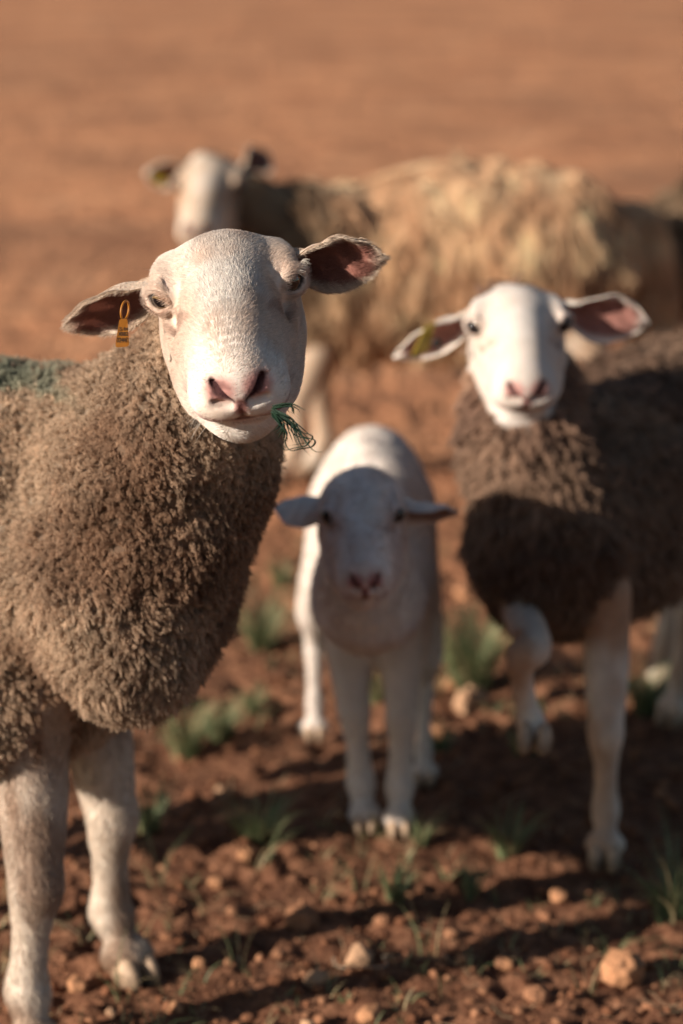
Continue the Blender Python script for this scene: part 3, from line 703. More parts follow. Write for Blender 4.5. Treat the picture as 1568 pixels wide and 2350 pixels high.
    curves_obj('whiskers', Q, .00014 * (1 - .8 * t[..., 0]) * np.ones((len(Ps), 1)), np.tile((.8, .72, .62), (len(Ps), 1)), MAT_HAIR, par)
    return par, H
def nearest_color(P, Pc, C_):
    from mathutils.kdtree import KDTree
    st = 3; kd = KDTree(len(Pc[::st]))
    for i, p in enumerate(Pc[::st].tolist()): kd.insert(p, i)
    kd.balance(); Cs = C_[::st]
    return np.array([Cs[kd.find(p)[1]] for p in P.tolist()])
HERO, HH = hero()

def fleece_color(a, b, seed, fr=9):
    def fn(P):
        n = fbm(P * fr, seed, 3); n2 = fbm(P * 36, seed + 3, 2); return mixc(a, b, sstep(-.35, .45, n)) * (1 + .2 * n2)[:, None]
    return fn
# ---- the ewe at the right, whose chest and flank lie in shade
def right_ewe():
    H = Frame(at(1188, 742, 3.42), 1.5, 23.0, 2.0, .89, 1.18); s = .86; fwd = (-.50, -.866)
    fl = ground_at(1388, 1978); fr_ = ground_at(1432, 1905); hr_, hl_ = ground_at(1195, 1690), ground_at(1508, 1655)
    S = V(.318, 3.41, 0)
    torso = [((-.03, 0, .535), (.15, .140, .165)), ((-.18, .02, .565), (.19, .180, .19)), ((-.42, 0, .575), (.32, .215, .195)), ((-.68, 0, .58), (.22, .20, .18)), ((.00, 0, .485), (.12, .115, .095))]
    npts = [H.w(-.062, 0, -.035), at(1200, 890, 3.46), at(1205, 1000, 3.44), at(1225, 1130, 3.43), at(1260, 1240, 3.44)]
    neck = (npts, [.047, .070, .080, .091, .105])
    legs = [('fore', dict(base=fl, lean=(-.02, -.01), thick=.94, f=(-.15, -1))), ('bent', dict(pts=[S + V(-.03, .02, .46), S + V(-.075, -.02, .40), at(1225, 1475, 3.31), at(1196, 1510, 3.29), at(1198, 1560, 3.31), at(1208, 1620, 3.33), at(1218, 1655, 3.335), at(1224, 1690, 3.33)], rad=[.030, .028, .025, .0225, .016, .0165, .0205, .020])),
            ('hind', dict(base=S + V(.24, .62, 0), top=(-.66, -.09, .50), thick=1.05)), ('hind', dict(base=hl_ + V(.03, 0, 0), top=(-.62, .0, .50), thick=1.05))]
    hc = head_colors(H, (.64, .57, .51), (.55, .44, .36), (.50, .24, .21), .9, False)
    lc = leg_colors((.70, .60, .50), (.42, .26, .17), H, hc)
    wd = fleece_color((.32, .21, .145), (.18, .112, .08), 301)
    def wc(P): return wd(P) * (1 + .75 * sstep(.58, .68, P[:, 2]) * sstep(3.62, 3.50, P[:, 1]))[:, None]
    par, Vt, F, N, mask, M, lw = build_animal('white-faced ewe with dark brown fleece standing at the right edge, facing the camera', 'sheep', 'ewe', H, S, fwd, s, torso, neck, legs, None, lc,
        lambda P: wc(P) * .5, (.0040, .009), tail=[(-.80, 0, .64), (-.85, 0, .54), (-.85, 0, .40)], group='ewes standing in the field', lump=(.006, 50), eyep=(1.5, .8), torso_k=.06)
    hoof(par, at(1228, 1715, 3.32), (-.15, -1), .86)
    eyes(par, H, (.85, .5, 0), 1.20, MAT_DARKEYE)
    cols = ((.72, .62, .52), (.34, .16, .13), (.80, .70, .61))
    e1 = ear(par, H, -1, at(903, 822, 3.44) - H.w(-.03, -.058, .012), V(.10, -.80, -.50), None, .082, droop=(0, 0, 0), colf=cols, roll0=2.2, roll1=.7)
    e2 = ear(par, H, 1, at(1492, 742, 3.44) - H.w(-.03, .058, .012), V(-.10, -.92, -.25), None, .100, droop=(0, 0, 0), colf=cols, roll0=2.1, roll1=.5)
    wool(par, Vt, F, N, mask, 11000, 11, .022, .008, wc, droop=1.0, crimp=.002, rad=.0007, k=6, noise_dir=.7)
    return par, H
# ---- the long-woolled ewe behind
def back_ewe():
    H = Frame(at(484, 425, 5.42), -8.0, 24.0, 0.0, 1.03, 1.1); s = .92; fwd = (-.995, -.08)
    S = V(-.05, 5.62, 0)
    torso = [((-.02, 0, .54), (.20, .17, .19)), ((-.34, 0, .575), (.32, .205, .225)), ((-.565, 0, .565), (.22, .19, .215)), ((.05, 0, .53), (.13, .13, .15))]
    npts = [H.w(-.062, 0, -.035), at(560, 480, 5.48), at(615, 520, 5.53), at(690, 545, 5.58)]
    neck = (npts, [.062, .088, .115, .14])
    a1 = ground_at(636, 1112); a2 = ground_at(722, 1085)
    legs = [('fore', dict(base=a1, lean=(-.09, -.02), thick=1.15)), ('fore', dict(base=a2, lean=(0, 0), thick=1.15)),
            ('hind', dict(base=S + V(.63, -.10, 0), top=(-.62, .08, .50))), ('hind', dict(base=S + V(.74, .12, 0), top=(-.62, -.08, .50)))]
    hc = head_colors(H, (.56, .46, .37), (.42, .30, .21), (.16, .09, .08), 1.5, False)
    lc = leg_colors((.62, .52, .42), (.42, .28, .18), H, hc)
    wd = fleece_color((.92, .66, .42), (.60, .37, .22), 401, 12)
    def wc(P): return wd(P) * (1 - .58 * sstep(.02, -.10, P[:, 0]))[:, None]  # neck wool darkened: shade from the head painted into the fleece colour
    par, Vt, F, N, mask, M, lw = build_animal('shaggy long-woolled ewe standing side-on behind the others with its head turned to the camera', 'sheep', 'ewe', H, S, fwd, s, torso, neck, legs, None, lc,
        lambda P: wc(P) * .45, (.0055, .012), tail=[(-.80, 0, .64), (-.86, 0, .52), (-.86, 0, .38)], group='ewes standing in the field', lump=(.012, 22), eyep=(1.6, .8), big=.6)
    eyes(par, H, (.85, .5, 0), 1.2, MAT_DARKEYE)
    cols = ((.66, .52, .40), (.16, .07, .05), (.70, .57, .44))
    e1 = ear(par, H, -1, at(330, 398, 5.40) - H.w(-.03, -.058, .012), V(.05, -.9, -.2), None, .080, droop=(0, 0, 0), colf=cols, roll0=2.1, roll1=.7)
    e2 = ear(par, H, 1, at(620, 352, 5.48) - H.w(-.03, .058, .012), V(-.35, -.9, -.1), None, .090, droop=(0, 0, 0), colf=cols, roll0=2.1, roll1=.6)
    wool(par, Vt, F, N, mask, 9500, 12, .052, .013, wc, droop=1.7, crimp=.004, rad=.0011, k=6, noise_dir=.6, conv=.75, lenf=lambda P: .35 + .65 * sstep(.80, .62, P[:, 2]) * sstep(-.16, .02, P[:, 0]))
    return par, H
# ---- the sheep cut off by the right edge, behind
def edge_ewe():
    s = .90; S = V(1.54, 6.10, 0); fwd = (.98, .18)
    H = Frame(S + V(.36, .08, .70), 75, 25, 0, 1.0)
    torso = [((-.02, 0, .54), (.20, .17, .19)), ((-.32, 0, .54), (.34, .20, .20)), ((-.64, 0, .54), (.24, .19, .20)), ((.05, 0, .53), (.13, .13, .15))]
    neck = ([H.w(-.062, 0, -.035), S + V(.22, .04, .62), S + V(.10, .01, .56)], [.06, .085, .12])
    legs = [('fore', dict(base=S + V(.0, -.10, 0))), ('fore', dict(base=S + V(.03, .10, 0))), ('hind', dict(base=S + V(-.66, -.20, 0), top=(-.62, -.08, .48))), ('hind', dict(base=S + V(-.60, .02, 0), top=(-.62, .08, .48)))]
    hc = head_colors(H, (.76, .66, .56), (.62, .47, .34), (.40, .25, .22), 1.0, False); lc = leg_colors((.62, .52, .42), (.42, .28, .18), H, hc)
    wc = fleece_color((.36, .25, .16), (.20, .13, .08), 501)
    par, Vt, F, N, mask, M, lw = build_animal('sheep cut off by the right edge, only its brown rump showing behind the shaggy ewe', 'sheep', 'ewe', H, S, fwd, s, torso, neck, legs, None, lc,
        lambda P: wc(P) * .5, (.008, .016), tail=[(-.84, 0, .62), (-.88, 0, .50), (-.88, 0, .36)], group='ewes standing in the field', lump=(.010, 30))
    eyes(par, H)
    for sg in (1, -1): ear(par, H, sg, H.d(-.2, sg, 0), H.d(1, 0, -.3), .15, .09, colf=((.66, .52, .40), (.2, .1, .08), (.7, .57, .44)))
    wool(par, Vt, F, N, mask, 2500, 12, .04, .014, wc, droop=1.2, crimp=.003, rad=.0015, k=5)
# ---- the lamb between them
def the_lamb():
    H = Frame(at(832, 1176, 3.20), 1.0, 23.0, 1.5, .78, .95); s = .60; fwd = (.02, -1)
    fr_, fl = ground_at(838, 1898), ground_at(916, 1908); hr_, hl_ = ground_at(722, 1690), ground_at(972, 1795)
    S = V(.056, 3.47, 0)
    torso = [((.0, 0, .66), (.18, .125, .20)), ((-.26, 0, .685), (.32, .140, .205)), ((-.50, 0, .70), (.21, .145, .19)), ((.05, 0, .65), (.12, .11, .18)), ((-.02, 0, .54), (.13, .105, .12))]
    npts = [H.w(-.06, 0, -.04), at(838, 1290, 3.34), at(845, 1370, 3.40)]
    neck = (npts, [.062 * .75, .064, .082])
    legs = [('fore', dict(base=fr_, lean=(-.02, -.045), thick=1.15, s=.66, bone=.46)), ('fore', dict(base=fl, lean=(-.02, .01), thick=1.15, s=.66, bone=.46)),
            ('hind', dict(base=hr_, top=(-.50, -.07, .66), thick=.92, s=.60)), ('hind', dict(base=hl_, top=(-.46, .06, .66), thick=.92, s=.60))]
    hc = head_colors(H, (.74, .65, .60), (.58, .44, .39), (.42, .15, .15), .8, False)
    def lc(P):
        c = np.tile((.70, .62, .56), (len(P), 1)) * (1 + .07 * fbm(P * 30, 611, 3))[:, None]
        q = H.loc(P); near = sstep(.36, .30, np.linalg.norm(q, axis=1)); h_ = hc(P); return c * (1 - near[:, None]) + h_ * near[:, None]
    wcf = lambda P: np.tile((.80, .71, .63), (len(P), 1)) * (1 + .07 * fbm(P * 24, 601, 3))[:, None]
    par, Vt, F, N, mask, M, lw = build_animal('small white lamb standing between the two ewes, mostly in shade, looking at the camera', 'lamb', 'lamb', H, S, fwd, s, torso, neck, legs, None, lc,
        wcf, (.0034, .0065), lamb=True, tail=[(-.66, 0, .80), (-.72, 0, .68), (-.72, 0, .52)], lump=(.0015, 60), neck_k=.03, eyep=(1.6, .6), torso_k=.035)
    eyes(par, H, (.85, .5, 0), 1.26, MAT_DARKEYE)
    cols = ((.58, .50, .45), (.22, .15, .13), (.56, .47, .42))
    ear(par, H, -1, at(628, 1160, 3.26) - H.w(-.03, -.058, .012), V(.10, .35, -.95), None, .110, droop=(0, 0, 0), colf=cols, roll0=2.2, roll1=.8)
    ear(par, H, 1, at(1052, 1182, 3.26) - H.w(-.03, .058, .012), V(-.08, -.62, -.80), None, .115, droop=(0, 0, 0), colf=cols, roll0=2.2, roll1=.6)
    short_hair(par, Vt, F, N, np.ones(len(Vt)), 42000, .010, lambda P: np.tile((0, .3, -.8), (len(P), 1)) + .6 * np.stack([vnoise(P * 25, 640 + i) for i in range(3)], 1), lambda P: np.where((P[:, 1] < 3.28)[:, None], lc(P), wcf(P)), rad=.0004, lift=.25, name='lamb_coat')
right_ewe(); back_ewe(); edge_ewe(); the_lamb()

# ------------------------------------------------------------------ tags, the wisp of grass, stones, tufts, litter
def tube_mesh(paths, rads, flat=1.0, n=5, taper=True):
    Vs, Fs, o = [], [], 0
    for P, r in zip(paths, rads):
        P = catmull(np.array(P), 5); T = unit(np.gradient(P, axis=0)); a = unit(np.cross(T, V(.3, .2, 1))); b = np.cross(T, a)
        k = len(P); t = np.linspace(0, 1, k); rr = r * (np.clip(1.25 * (1 - t ** 3), .12, 1) if taper else np.ones(k))
        ph = np.arange(n) / n * 2 * math.pi
        R_ = P[:, None] + rr[:, None, None] * (np.cos(ph)[None, :, None] * a[:, None] + flat * np.sin(ph)[None, :, None] * b[:, None])
        i = np.arange(k * n).reshape(k, n) + o; j = np.roll(i, -1, 1)
        Vs.append(R_.reshape(-1, 3)); Fs.append(np.stack([i[:-1], j[:-1], j[1:], i[1:]], -1).reshape(-1, 4)); o += k * n
    return np.concatenate(Vs), np.concatenate(Fs)
def flat_mat(name, c, rough=.5, trans=0):
    m, nt, p = new_mat(name); p.inputs['Base Color'].default_value = (*c, 1); p.inputs['Roughness'].default_value = rough; return m
MAT_TAG = flat_mat('yellow_tag_plastic', (.32, .115, .007), .5); MAT_INK = flat_mat('black_print', (.02, .015, .012), .6)
MAT_TAG2 = flat_mat('lemon_tag_plastic', (.36, .26, .015), .4)
def plate(parent, name, c, x, y, w_, h_, th, mat, waist=None, rnd=.2):
    x, y = unit(x), unit(y); z = np.cross(x, y); out = []
    n = 6; r = rnd * min(w_, h_)
    for cx, cy, a0 in ((w_ / 2 - r, h_ / 2 - r, 0), (-w_ / 2 + r, h_ / 2 - r, 90), (-w_ / 2 + r, -h_ / 2 + r, 180), (w_ / 2 - r, -h_ / 2 + r, 270)):
        for i in range(n): a = R(a0 + 90 * i / (n - 1)); out.append((cx + r * math.cos(a), cy + r * math.sin(a)))
    out = np.array(out)
    if waist: out[:, 0] *= np.where(out[:, 1] > h_ * .25, waist, 1)
    bend = lambda o: z * (.10 * (o[:, 1] / h_) ** 2 * h_)[:, None]
    A = c + out[:, :1] * x + out[:, 1:] * y + bend(out) + z * th / 2; B = A - z * th; ci = c + bend(np.zeros((1, 2)))[0]
    m = len(out); i = np.arange(m); j = (i + 1) % m
    Vt = np.concatenate([A, B, [ci + z * th / 2], [ci - z * th / 2]])
    T = np.concatenate([np.stack([i, j, np.full(m, 2 * m)], 1), np.stack([j + m, i + m, np.full(m, 2 * m + 1)], 1)]); Q = np.stack([i, i + m, j + m, j], 1)
    return mesh_obj(name, Vt, [T, Q], mat, parent, smooth=False)
def ring(parent, name, c, x, y, ra, rb, mat, n=20, m=6):
    a = np.linspace(0, 2 * math.pi, n, endpoint=False); z = np.cross(unit(x), unit(y)); rad = np.cos(a)[:, None] * unit(x) + np.sin(a)[:, None] * unit(y)
    b = np.arange(m) / m * 2 * math.pi
    P = c + rad[:, None] * (ra + rb * np.cos(b))[None, :, None] + z * (rb * np.sin(b))[None, :, None]
    i = np.arange(n * m).reshape(n, m); j = np.roll(i, -1, 0); q = np.stack([i, j, np.roll(j, -1, 1), np.roll(i, -1, 1)], -1).reshape(-1, 4)
    return mesh_obj(name, P.reshape(-1, 3), q, mat, parent)
par = HERO
tc_ = np.array(at(282, 764, 2.455)); tx = unit(V(1, .12, .06)); ty = unit(V(.06, .10, 1)); tz = np.cross(tx, ty)
ring(par, 'tag_loop', np.array(at(287, 712, 2.462)), tx * .35 + V(0, .9, 0), ty, .0095, .0012, MAT_TAG)
tg = plate(par, 'ear_tag', tc_, tx, ty, .0140, .0285, .0014, MAT_TAG, waist=.62)
tg['label'] = 'small orange-yellow plastic tag printed with black numbers'
for txt, dy, sz in (('ES 04', .0035, .0042), ('0002', -.0018, .0050), ('02447', -.0085, .0062)):
    fc = bpy.data.curves.new('tag_print', 'FONT'); fc.body = txt; fc.size = sz * 1.15; fc.align_x = 'CENTER'; fc.extrude = .0001; fc.materials.append(MAT_INK)
    tmp = bpy.data.objects.new('tag_print', fc); COL.objects.link(tmp); bpy.context.view_layer.update(); fm = bpy.data.meshes.new_from_object(tmp.evaluated_get(bpy.context.evaluated_depsgraph_get())); bpy.data.objects.remove(tmp); bpy.data.curves.remove(fc)
    if not fm.materials: fm.materials.append(MAT_INK)
    fo = bpy.data.objects.new('tag_print', fm); COL.objects.link(fo); fo.parent = tg
    p = tc_ + ty * (dy - .001) - tz * -.0012 + tz * .10 * (dy / .031) ** 2 * .031
    mw = np.eye(4); mw[:3, 0] = tx * (.0145 / max(.0145, sz * .62 * len(txt) * 1.15)); mw[:3, 1] = ty; mw[:3, 2] = tz; mw[:3, 3] = p - np.array(par.location)
    fo.matrix_local = Matrix(mw.tolist())

def ewe_child(word):
    return next(o for o in bpy.data.objects if o.parent is None and word in str(o.get('label', '')))
rp = ewe_child('facing the camera'); c0 = np.array(at(975, 778, 3.395))
t2 = plate(rp, 'ear_tag', c0, V(1, .5, .25), V(.35, -.15, 1), .026, .048, .0016, MAT_TAG2, waist=.7); t2['label'] = 'lemon yellow tag folded through the ear'
ring(rp, 'tag_stud', np.array(at(1003, 787, 3.39)), V(1, .3, 0), V(0, 0, 1), .0042, .0030, MAT_INK)
bp_ = ewe_child('side-on'); t3 = plate(bp_, 'ear_tag', np.array(at(366, 412, 5.34)), V(1, .2, 0), V(0, 0, 1), .024, .016, .002, MAT_TAG2); t3['label'] = 'dull yellow tag under the ear'

# ---- grass held in the mouth
D0 = 2.335
strokes = [[(636, 946), (662, 973), (692, 1000), (722, 1010), (717, 1024), (690, 1030), (668, 1034), (655, 1018), (658, 1000), (664, 985)],
           [(638, 938), (672, 962), (698, 1008), (722, 1035), (746, 1037)], [(636, 936), (664, 926), (698, 942)], [(636, 940), (655, 934), (680, 937), (690, 948)],
           [(636, 946), (650, 968), (646, 984), (631, 998)], [(634, 944), (676, 978), (704, 1020)], [(632, 942), (658, 960), (671, 990), (682, 1018), (694, 1032)],
           [(634, 938), (668, 932), (676, 952)], [(634, 950), (655, 985), (660, 1010)], [(634, 944), (668, 966), (715, 1012)], [(638, 950), (648, 975), (638, 992)]]
pp, rr_ = [], []
for k_, st in enumerate(strokes):
    pts = [at(x, y, D0 + .018 * math.sin(k_ * 2.4 + i * .8)) for i, (x, y) in enumerate(st)]; pts[0] = at(st[0][0] - 10, st[0][1], D0 + .012); pp.append(pts); rr_.append((.0011, .0013, .0008, .0008, .0010, .0014, .0008)[k_ % 7])
rg_ = np.random.default_rng(5)
for st in list(strokes) * 2:
    o2 = rg_.normal(0, 5, 2); n_ = max(3, int(len(st) * (.5 + .4 * rg_.random()))); pts = [at(x + o2[0] * min(i, 2) * .8, y + o2[1] * min(i, 2) * .8, D0 + .012 * rg_.normal()) for i, (x, y) in enumerate(st[:n_])]; pts[0] = at(st[0][0] - 10, st[0][1] + rg_.normal(0, 4), D0 + .012); pp.append(pts); rr_.append(.0008 + .0006 * rg_.random())
gv, gf = tube_mesh(pp, rr_, .45)
yel = sstep(at(0, 1015, D0)[2], at(0, 1040, D0)[2], gv[:, 2]) * sstep(at(690, 0, D0)[0], at(725, 0, D0)[0], gv[:, 0])
wisp = mesh_obj('grass_wisp', gv - gv.mean(0), gf, MAT_BLADE, None, mixc((.022, .055, .032), (.40, .38, .16), yel * .8))
wisp.location = tuple(gv.mean(0)); wisp['label'] = 'thin dark green grass blades hanging from the mouth of the nearest ewe'; wisp['category'] = 'grass'

# ---- stones and clods
def stone(x, y, wpx, hpx, colr, label, seed, cat='stone', flat=.75, rough=.30, name='stone', group=None):
    c = ground_at(x, y + hpx * .35); D = np.linalg.norm(c - V(0, 0, CAM_H)); r = wpx / 2 * D / FD
    n = 22; th = np.linspace(0, math.pi, n)[:, None]; ph = np.linspace(0, 2 * math.pi, 2 * n, endpoint=False)[None]
    U = np.stack([np.sin(th) * np.cos(ph), np.sin(th) * np.sin(ph), np.cos(th) + 0 * ph], -1).reshape(-1, 3)
    sd_ = np.array((seed * 3.7, seed * 1.3, 0)); rg = np.random.default_rng(seed)
    lumpy = name == 'clod'; k = 1 + rough * fbm(U * (2.6 if lumpy else 1.6) + sd_, seed, 3) * (1.5 if lumpy else 1) + (.20 if lumpy else .10) * vnoise(U * 6 + sd_, seed)
    for i in range(13):                                  # planes knock facets off
        nn = unit(rg.normal(0, 1, 3)); dd = U @ nn; lim = (.80 if lumpy else .60) + .25 * rg.random(); k = np.where(dd > .2, np.minimum(k, lim / np.maximum(dd, .2)), k)
    P = U * k[:, None] * np.array((1, .9, flat)) * r; P += .04 * r * np.stack([vnoise(U * 14, seed + i) for i in range(3)], 1)
    g = float(ground_h(np.array([c[0]]), np.array([c[1]]))[0])
    idx = np.arange(2 * n * n).reshape(n, 2 * n); nx = np.roll(idx, -1, 1); q = np.stack([idx[:-1], idx[1:], nx[1:], nx[:-1]], -1).reshape(-1, 4)
    cc = np.tile(colr, (len(P), 1)) * (1 + .25 * fbm(U * 3 + sd_, seed + 5, 4))[:, None]
    o = mesh_obj(name, P, q, MAT_STONE, None, np.clip(cc, 0, 1)); o.location = (c[0], c[1], g + r * flat * .55); o.rotation_euler = (0, 0, rg.random() * 6)
    o['label'] = label; o['category'] = cat; o['group'] = group or 'loose stones on the red soil'
    return o
MAT_STONE = attr_mat('earthy_stone', .95, 0, (180, .3), (260, .7), .1)
OR, PA, BR = (.46, .23, .12), (.50, .30, .18), (.34, .165, .09)
ST = [(828, 2190, 80, 54, PA, 'angular pale orange stone ringed by a straw, in the lower middle'), (1432, 2196, 108, 92, OR, 'largest lumpy orange clod, near the lower right corner'),
      (850, 2300, 66, 66, OR, 'upright orange stone near the bottom edge, below the angular one'), (1062, 2200, 32, 34, OR, 'small rounded stone right of the angular pale one'),
      (1163, 2196, 40, 32, OR, 'small stone second to the right of the angular pale one'), (1285, 2032, 54, 46, OR, 'rounded orange stone beside the front hoof of the right ewe'),
      (722, 2240, 66, 34, PA, 'flat tan stone lower left of the angular pale one'), (178, 2262, 58, 44, OR, 'orange stone between the front hooves of the nearest ewe'),
      (402, 2296, 52, 32, OR, 'stone just right of the far front hoof of the nearest ewe'), (708, 2346, 48, 30, PA, 'pale stone cut off by the bottom edge'),
      (566, 1962, 48, 50, OR, 'orange clod in front of the dark tuft, left of the lamb'), (1082, 1580, 84, 62, PA, 'pale orange clod under the tall grass tuft, behind the lamb'),
      (1040, 1545, 50, 36, OR, 'smaller clod at the left of the pale clod under the tall tuft'), (1066, 1335, 50, 40, OR, 'orange stone behind the lamb, above the tall grass tuft'),
      (1232, 2274, 62, 32, BR, 'low brown clod left below the largest clod'), (1246, 2110, 32, 24, OR, 'left one of two touching pebbles above the lower right'), (1272, 2122, 28, 20, BR, 'right one of two touching pebbles above the lower right'),
      (458, 2222, 38, 30, OR, 'small orange stone right of the far leg of the nearest ewe'), (498, 2012, 40, 40, OR, 'small clod below left of the orange clod beside the dark tuft'),
      (340, 2152, 26, 28, OR, 'small pointed stone close behind the far hoof of the nearest ewe'), (505, 1790, 34, 34, PA, 'pale pebble in the grass left of the lamb'),
      (640, 1640, 44, 30, OR, 'orange clod left of the sunlit hind hoof of the lamb'), (1010, 1650, 40, 28, OR, 'orange clod right of the lamb, before the pale clod'),
      (255, 2330, 30, 20, PA, 'tiny pale stone under the far hoof of the nearest ewe'), (880, 2110, 44, 26, BR, 'flat brown clod above the angular pale stone'), (690, 2100, 90, 40, BR, 'wide low brown clod left of the lower middle')]
for i, a in enumerate(ST): stone(*a, seed=40 + i, flat=.62 if a[3] < a[2] * .6 else .8, cat='clod' if 'clod' in a[5] else 'stone', name='clod' if 'clod' in a[5] else 'stone', group='loose clods of earth' if 'clod' in a[5] else None)

# ---- crumbs of earth, too many to count
def crumbs():
    rg = np.random.default_rng(3); ico = [(0, 0, 1), (.89, 0, .45), (.28, .85, .45), (-.72, .53, .45), (-.72, -.53, .45), (.28, -.85, .45), (.72, .53, -.45), (-.28, .85, -.45), (-.89, 0, -.45), (-.28, -.85, -.45), (.72, -.53, -.45), (0, 0, -1)]
    fa = np.array([(0, 1, 2), (0, 2, 3), (0, 3, 4), (0, 4, 5), (0, 5, 1), (1, 6, 2), (2, 7, 3), (3, 8, 4), (4, 9, 5), (5, 10, 1), (6, 7, 2), (7, 8, 3), (8, 9, 4), (9, 10, 5), (10, 6, 1), (11, 7, 6), (11, 8, 7), (11, 9, 8), (11, 10, 9), (11, 6, 10)])
    # one subdivision
    Vl = [np.array(v) for v in ico]; mp = {}; F2 = []
    def mid(a, b):
        k = (min(a, b), max(a, b))
        if k not in mp: mp[k] = len(Vl); Vl.append(unit(Vl[a] + Vl[b]))
        return mp[k]
    for a, b, c in fa: x, y, z = mid(a, b), mid(b, c), mid(c, a); F2 += [(a, x, z), (b, y, x), (c, z, y), (x, y, z)]
    U = np.array(Vl); F2 = np.array(F2)
    n = 15000; Y = 2.3 + 3.4 * rg.random(n) ** 1.6; X = (rg.random(n) - .5) * (.9 + .35 * Y); r = .0012 + .0080 * rg.random(n) ** 8 + .0020 * rg.random(n)
    cl = vnoise(np.stack([X, Y, 0 * X], -1) * 5, 777); keep = (cl > -.35) | (rg.random(n) < .35); X, Y, r = X[keep], Y[keep], r[keep]; n = len(X)
    Z = ground_h(X, Y) + r * .35; sc = r[:, None] * (.65 + .6 * rg.random((n, 3))); sc[:, 2] *= .8
    a = rg.random(n) * 6.28; ca, sa = np.cos(a), np.sin(a)
    P = U[None] * (1 + .38 * (rg.random((n, len(U), 1)) - .5)) * sc[:, None]
    P = np.stack([P[..., 0] * ca[:, None] - P[..., 1] * sa[:, None], P[..., 0] * sa[:, None] + P[..., 1] * ca[:, None], P[..., 2]], -1) + np.stack([X, Y, Z], -1)[:, None]
    F = (F2[None] + (np.arange(n) * len(U))[:, None, None]).reshape(-1, 3)
    c = mixc((.19, .080, .042), (.40, .20, .11), rg.random(n) ** 2.6) * (.8 + .4 * rg.random((n, 1)))
    o = mesh_obj('soil_crumbs', P.reshape(-1, 3), F, MAT_STONE, None, np.repeat(c, len(U), 0), smooth=True)
    o['kind'] = 'stuff'; o['label'] = 'loose crumbs and pebbles of red soil strewn over the ground'; o['category'] = 'gravel'
crumbs()
# ---- grass
def blades(cx, cy, n, h, spread, rg, width=.0013, lean=.5, col0=(.095, .14, .065), col1=(.25, .28, .14), dry=.18):
    Vs, Fs, Cs, o = [], [], [], 0
    for i in range(n):
        a = rg.random() * 6.28; rr = spread * math.sqrt(rg.random()) * .35; b = np.array((cx + rr * math.cos(a), cy + rr * math.sin(a))); L = h * (.45 + .6 * rg.random()); a2 = a + rg.normal(0, .5); ln = lean * (.3 + .9 * rg.random())
        t = np.linspace(0, 1, 6); g = float(ground_h(b[:1], b[1:])[0]) - .004
        out = L * ln * t ** 1.8; z = g + L * (t - .35 * ln * t ** 2.5)
        P = np.stack([b[0] + out * math.cos(a2), b[1] + out * math.sin(a2), z], -1); wd = width * (.6 + .8 * rg.random()) * np.clip(1.15 - t ** 2.2, .05, 1)
        s_ = np.array((-math.sin(a2 + .6), math.cos(a2 + .6), 0)); fold = V(math.cos(a2), math.sin(a2), .2) * .35
        Q = np.stack([P + s_ * wd[:, None], P - fold * wd[:, None], P - s_ * wd[:, None]], 1); k = np.arange(18).reshape(6, 3) + o
        Vs.append(Q.reshape(-1, 3)); Fs += [np.stack([k[:-1, 0], k[:-1, 1], k[1:, 1], k[1:, 0]], -1), np.stack([k[:-1, 1], k[:-1, 2], k[1:, 2], k[1:, 1]], -1)]; o += 18
        c = mixc(col0, col1, rg.random()); 
        if rg.random() < dry: c = np.array((.42, .33, .18))
        c = np.repeat(mixc(c * .9, c * 1.15, t), 3, 0); Cs.append(c)
    return np.concatenate(Vs), np.concatenate(Fs), np.concatenate(Cs)
TF = [(1080, 1555, 170, 95, 'tall dark green grass tuft between the lamb and the right ewe', 230), (600, 1462, 110, 50, 'shaded grass tuft left of the lamb, level with its chest', 120), (642, 1325, 60, 34, 'small pale grass tuft left behind the lamb, below its ear', 60),
      (430, 1712, 105, 70, 'sprawling grass tuft just right of the belly of the nearest ewe', 120), (505, 1668, 90, 60, 'low grass tuft right of the sprawling one', 80), (868, 1590, 70, 34, 'small green tuft seen between the front legs of the lamb', 60),
      (578, 1612, 60, 30, 'little grass tuft left of the sunlit hind leg of the lamb', 50), (590, 1930, 120, 70, 'dark shaded tuft left of the front hooves of the lamb', 120), (1165, 1955, 100, 50, 'pale green tuft between the lamb and the front hoof of the right ewe', 60),
      (905, 2068, 95, 38, 'thin upright tuft below the hooves of the lamb', 45), (1084, 2050, 75, 34, 'sparse thin tuft right of the upright one', 35), (966, 1935, 80, 26, 'small tuft right beside the front hooves of the lamb', 34),
      (1550, 2085, 190, 90, 'tall arching grass tuft at the right edge', 60), (1205, 1712, 70, 50, 'tuft under the hind hoof of the right ewe, left one', 60), (1480, 1612, 130, 50, 'bright green tuft seen between the legs of the right ewe', 80),
      (345, 1900, 110, 50, 'thin shaded tuft beside the far leg of the nearest ewe', 50), (1010, 1700, 60, 50, 'short scrubby tuft right behind the lamb', 50), (790, 2290, 30, 16, 'tiny seedling of grass near the bottom edge', 14)]
for i, (x, y, hp, wp, lab, n) in enumerate(TF):
    c = ground_at(x, y); D = np.linalg.norm(c - V(0, 0, CAM_H)); rg = np.random.default_rng(900 + i); hp *= 1.02; wp *= 1.25
    bv_, bf_, bc_ = blades(c[0], c[1], int(n * 1.5), 1.35 * hp * D / FD, 1.1 * wp * D / FD, rg, lean=.55 + .25 * rg.random()); bv_ = bv_ - V(c[0], c[1], 0)
    o = mesh_obj('grass_tuft', bv_, bf_, MAT_BLADE, None, bc_); o.location = (c[0], c[1], 0); o['label'] = lab; o['category'] = 'grass tuft'; o['group'] = 'grass tufts on the bare soil'
rg = np.random.default_rng(77); vs, fs, cs, o_ = [], [], [], 0
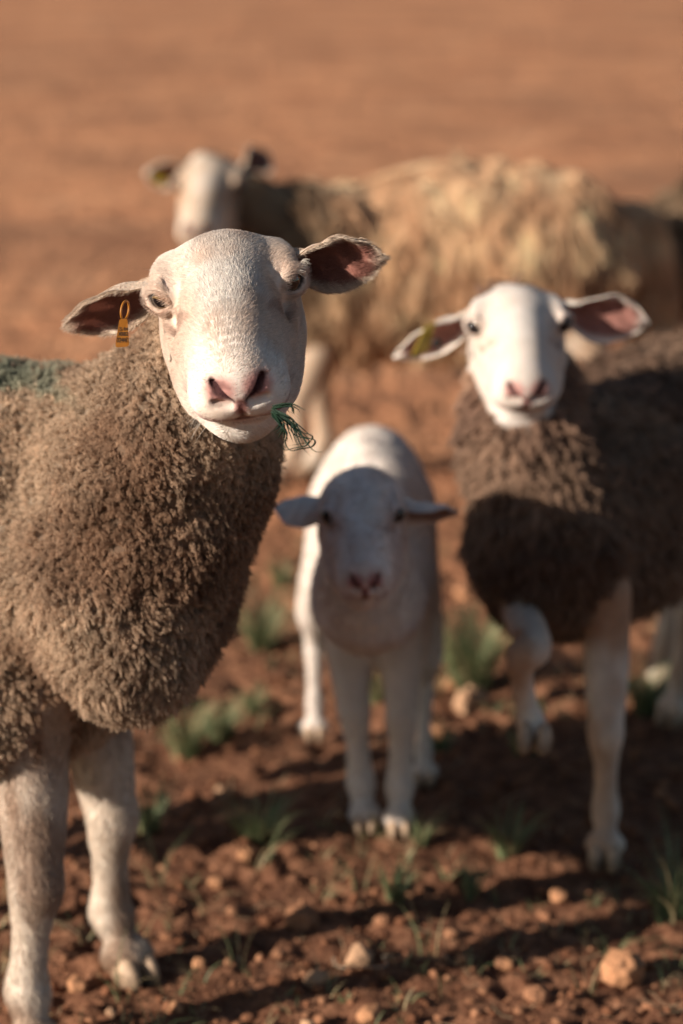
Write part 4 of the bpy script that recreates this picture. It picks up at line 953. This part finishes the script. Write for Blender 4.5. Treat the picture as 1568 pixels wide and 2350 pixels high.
for i in range(560):
    Y = 2.5 + 2.6 * rg.random(); X = (rg.random() - .5) * (.4 + .28 * Y)
    if vnoise(np.array([[X * 3, Y * 3, 0]]), 55)[0] < -.05: continue
    a, b, c = blades(X, Y, rg.integers(3, 8), (.02 + .035 * rg.random()) * (1 + 1.1 * (rg.random() < .2)), .035, rg, width=.0010, lean=.9, dry=.35); vs.append(a); fs.append(b + o_); cs.append(c); o_ += len(a)
o = mesh_obj('sprouting_grass', np.concatenate(vs), np.concatenate(fs), MAT_BLADE, None, np.concatenate(cs)); o['kind'] = 'stuff'; o['label'] = 'sparse short sprouts of grass and weeds over the red soil'; o['category'] = 'grass'
pp, rr_ = [], []
for i in range(420):
    Y = 2.4 + 2.4 * rg.random() ** 1.4; X = (rg.random() - .5) * (.5 + .28 * Y); a = rg.random() * 6.28; L = .012 + .045 * rg.random() ** 2; g = float(ground_h(np.array([X]), np.array([Y]))[0]); cv = rg.normal(0, .3) * L
    pp.append([V(X + math.cos(a) * L * t - math.sin(a) * cv * (t * t), Y + math.sin(a) * L * t + math.cos(a) * cv * t * t, g + .006 + .008 * rg.random() * math.sin(t * 3.1)) for t in (-1, -.4, .3, 1)]); rr_.append(.0006 + .0006 * rg.random())
sv, sf = tube_mesh(pp, rr_, .5, 4); o = mesh_obj('dry_straw', sv, sf, MAT_BLADE, None, np.tile((.50, .36, .22), (len(sv), 1))); o['kind'] = 'stuff'; o['label'] = 'bits of dry straw and stalks lying on the soil'; o['category'] = 'straw'
c = ground_at(828, 2205); g = float(ground_h(c[:1], c[1:2])[0]); sv, sf = tube_mesh([[V(c[0] + .036 * math.cos(a) , c[1] - .012 + .026 * math.sin(a), g + .012 + .003 * math.sin(3 * a)) for a in np.linspace(3.0, 6.6, 8)] + [c + V(.10, -.01, .008), c + V(.16, -.005, .006)]], [.0016], .6, 5)
o = mesh_obj('straw_stalk', sv - c, sf, MAT_BLADE, None, np.tile((.52, .42, .30), (len(sv), 1))); o.location = tuple(c); o['label'] = 'long pale straw curled round the angular stone'; o['category'] = 'straw'
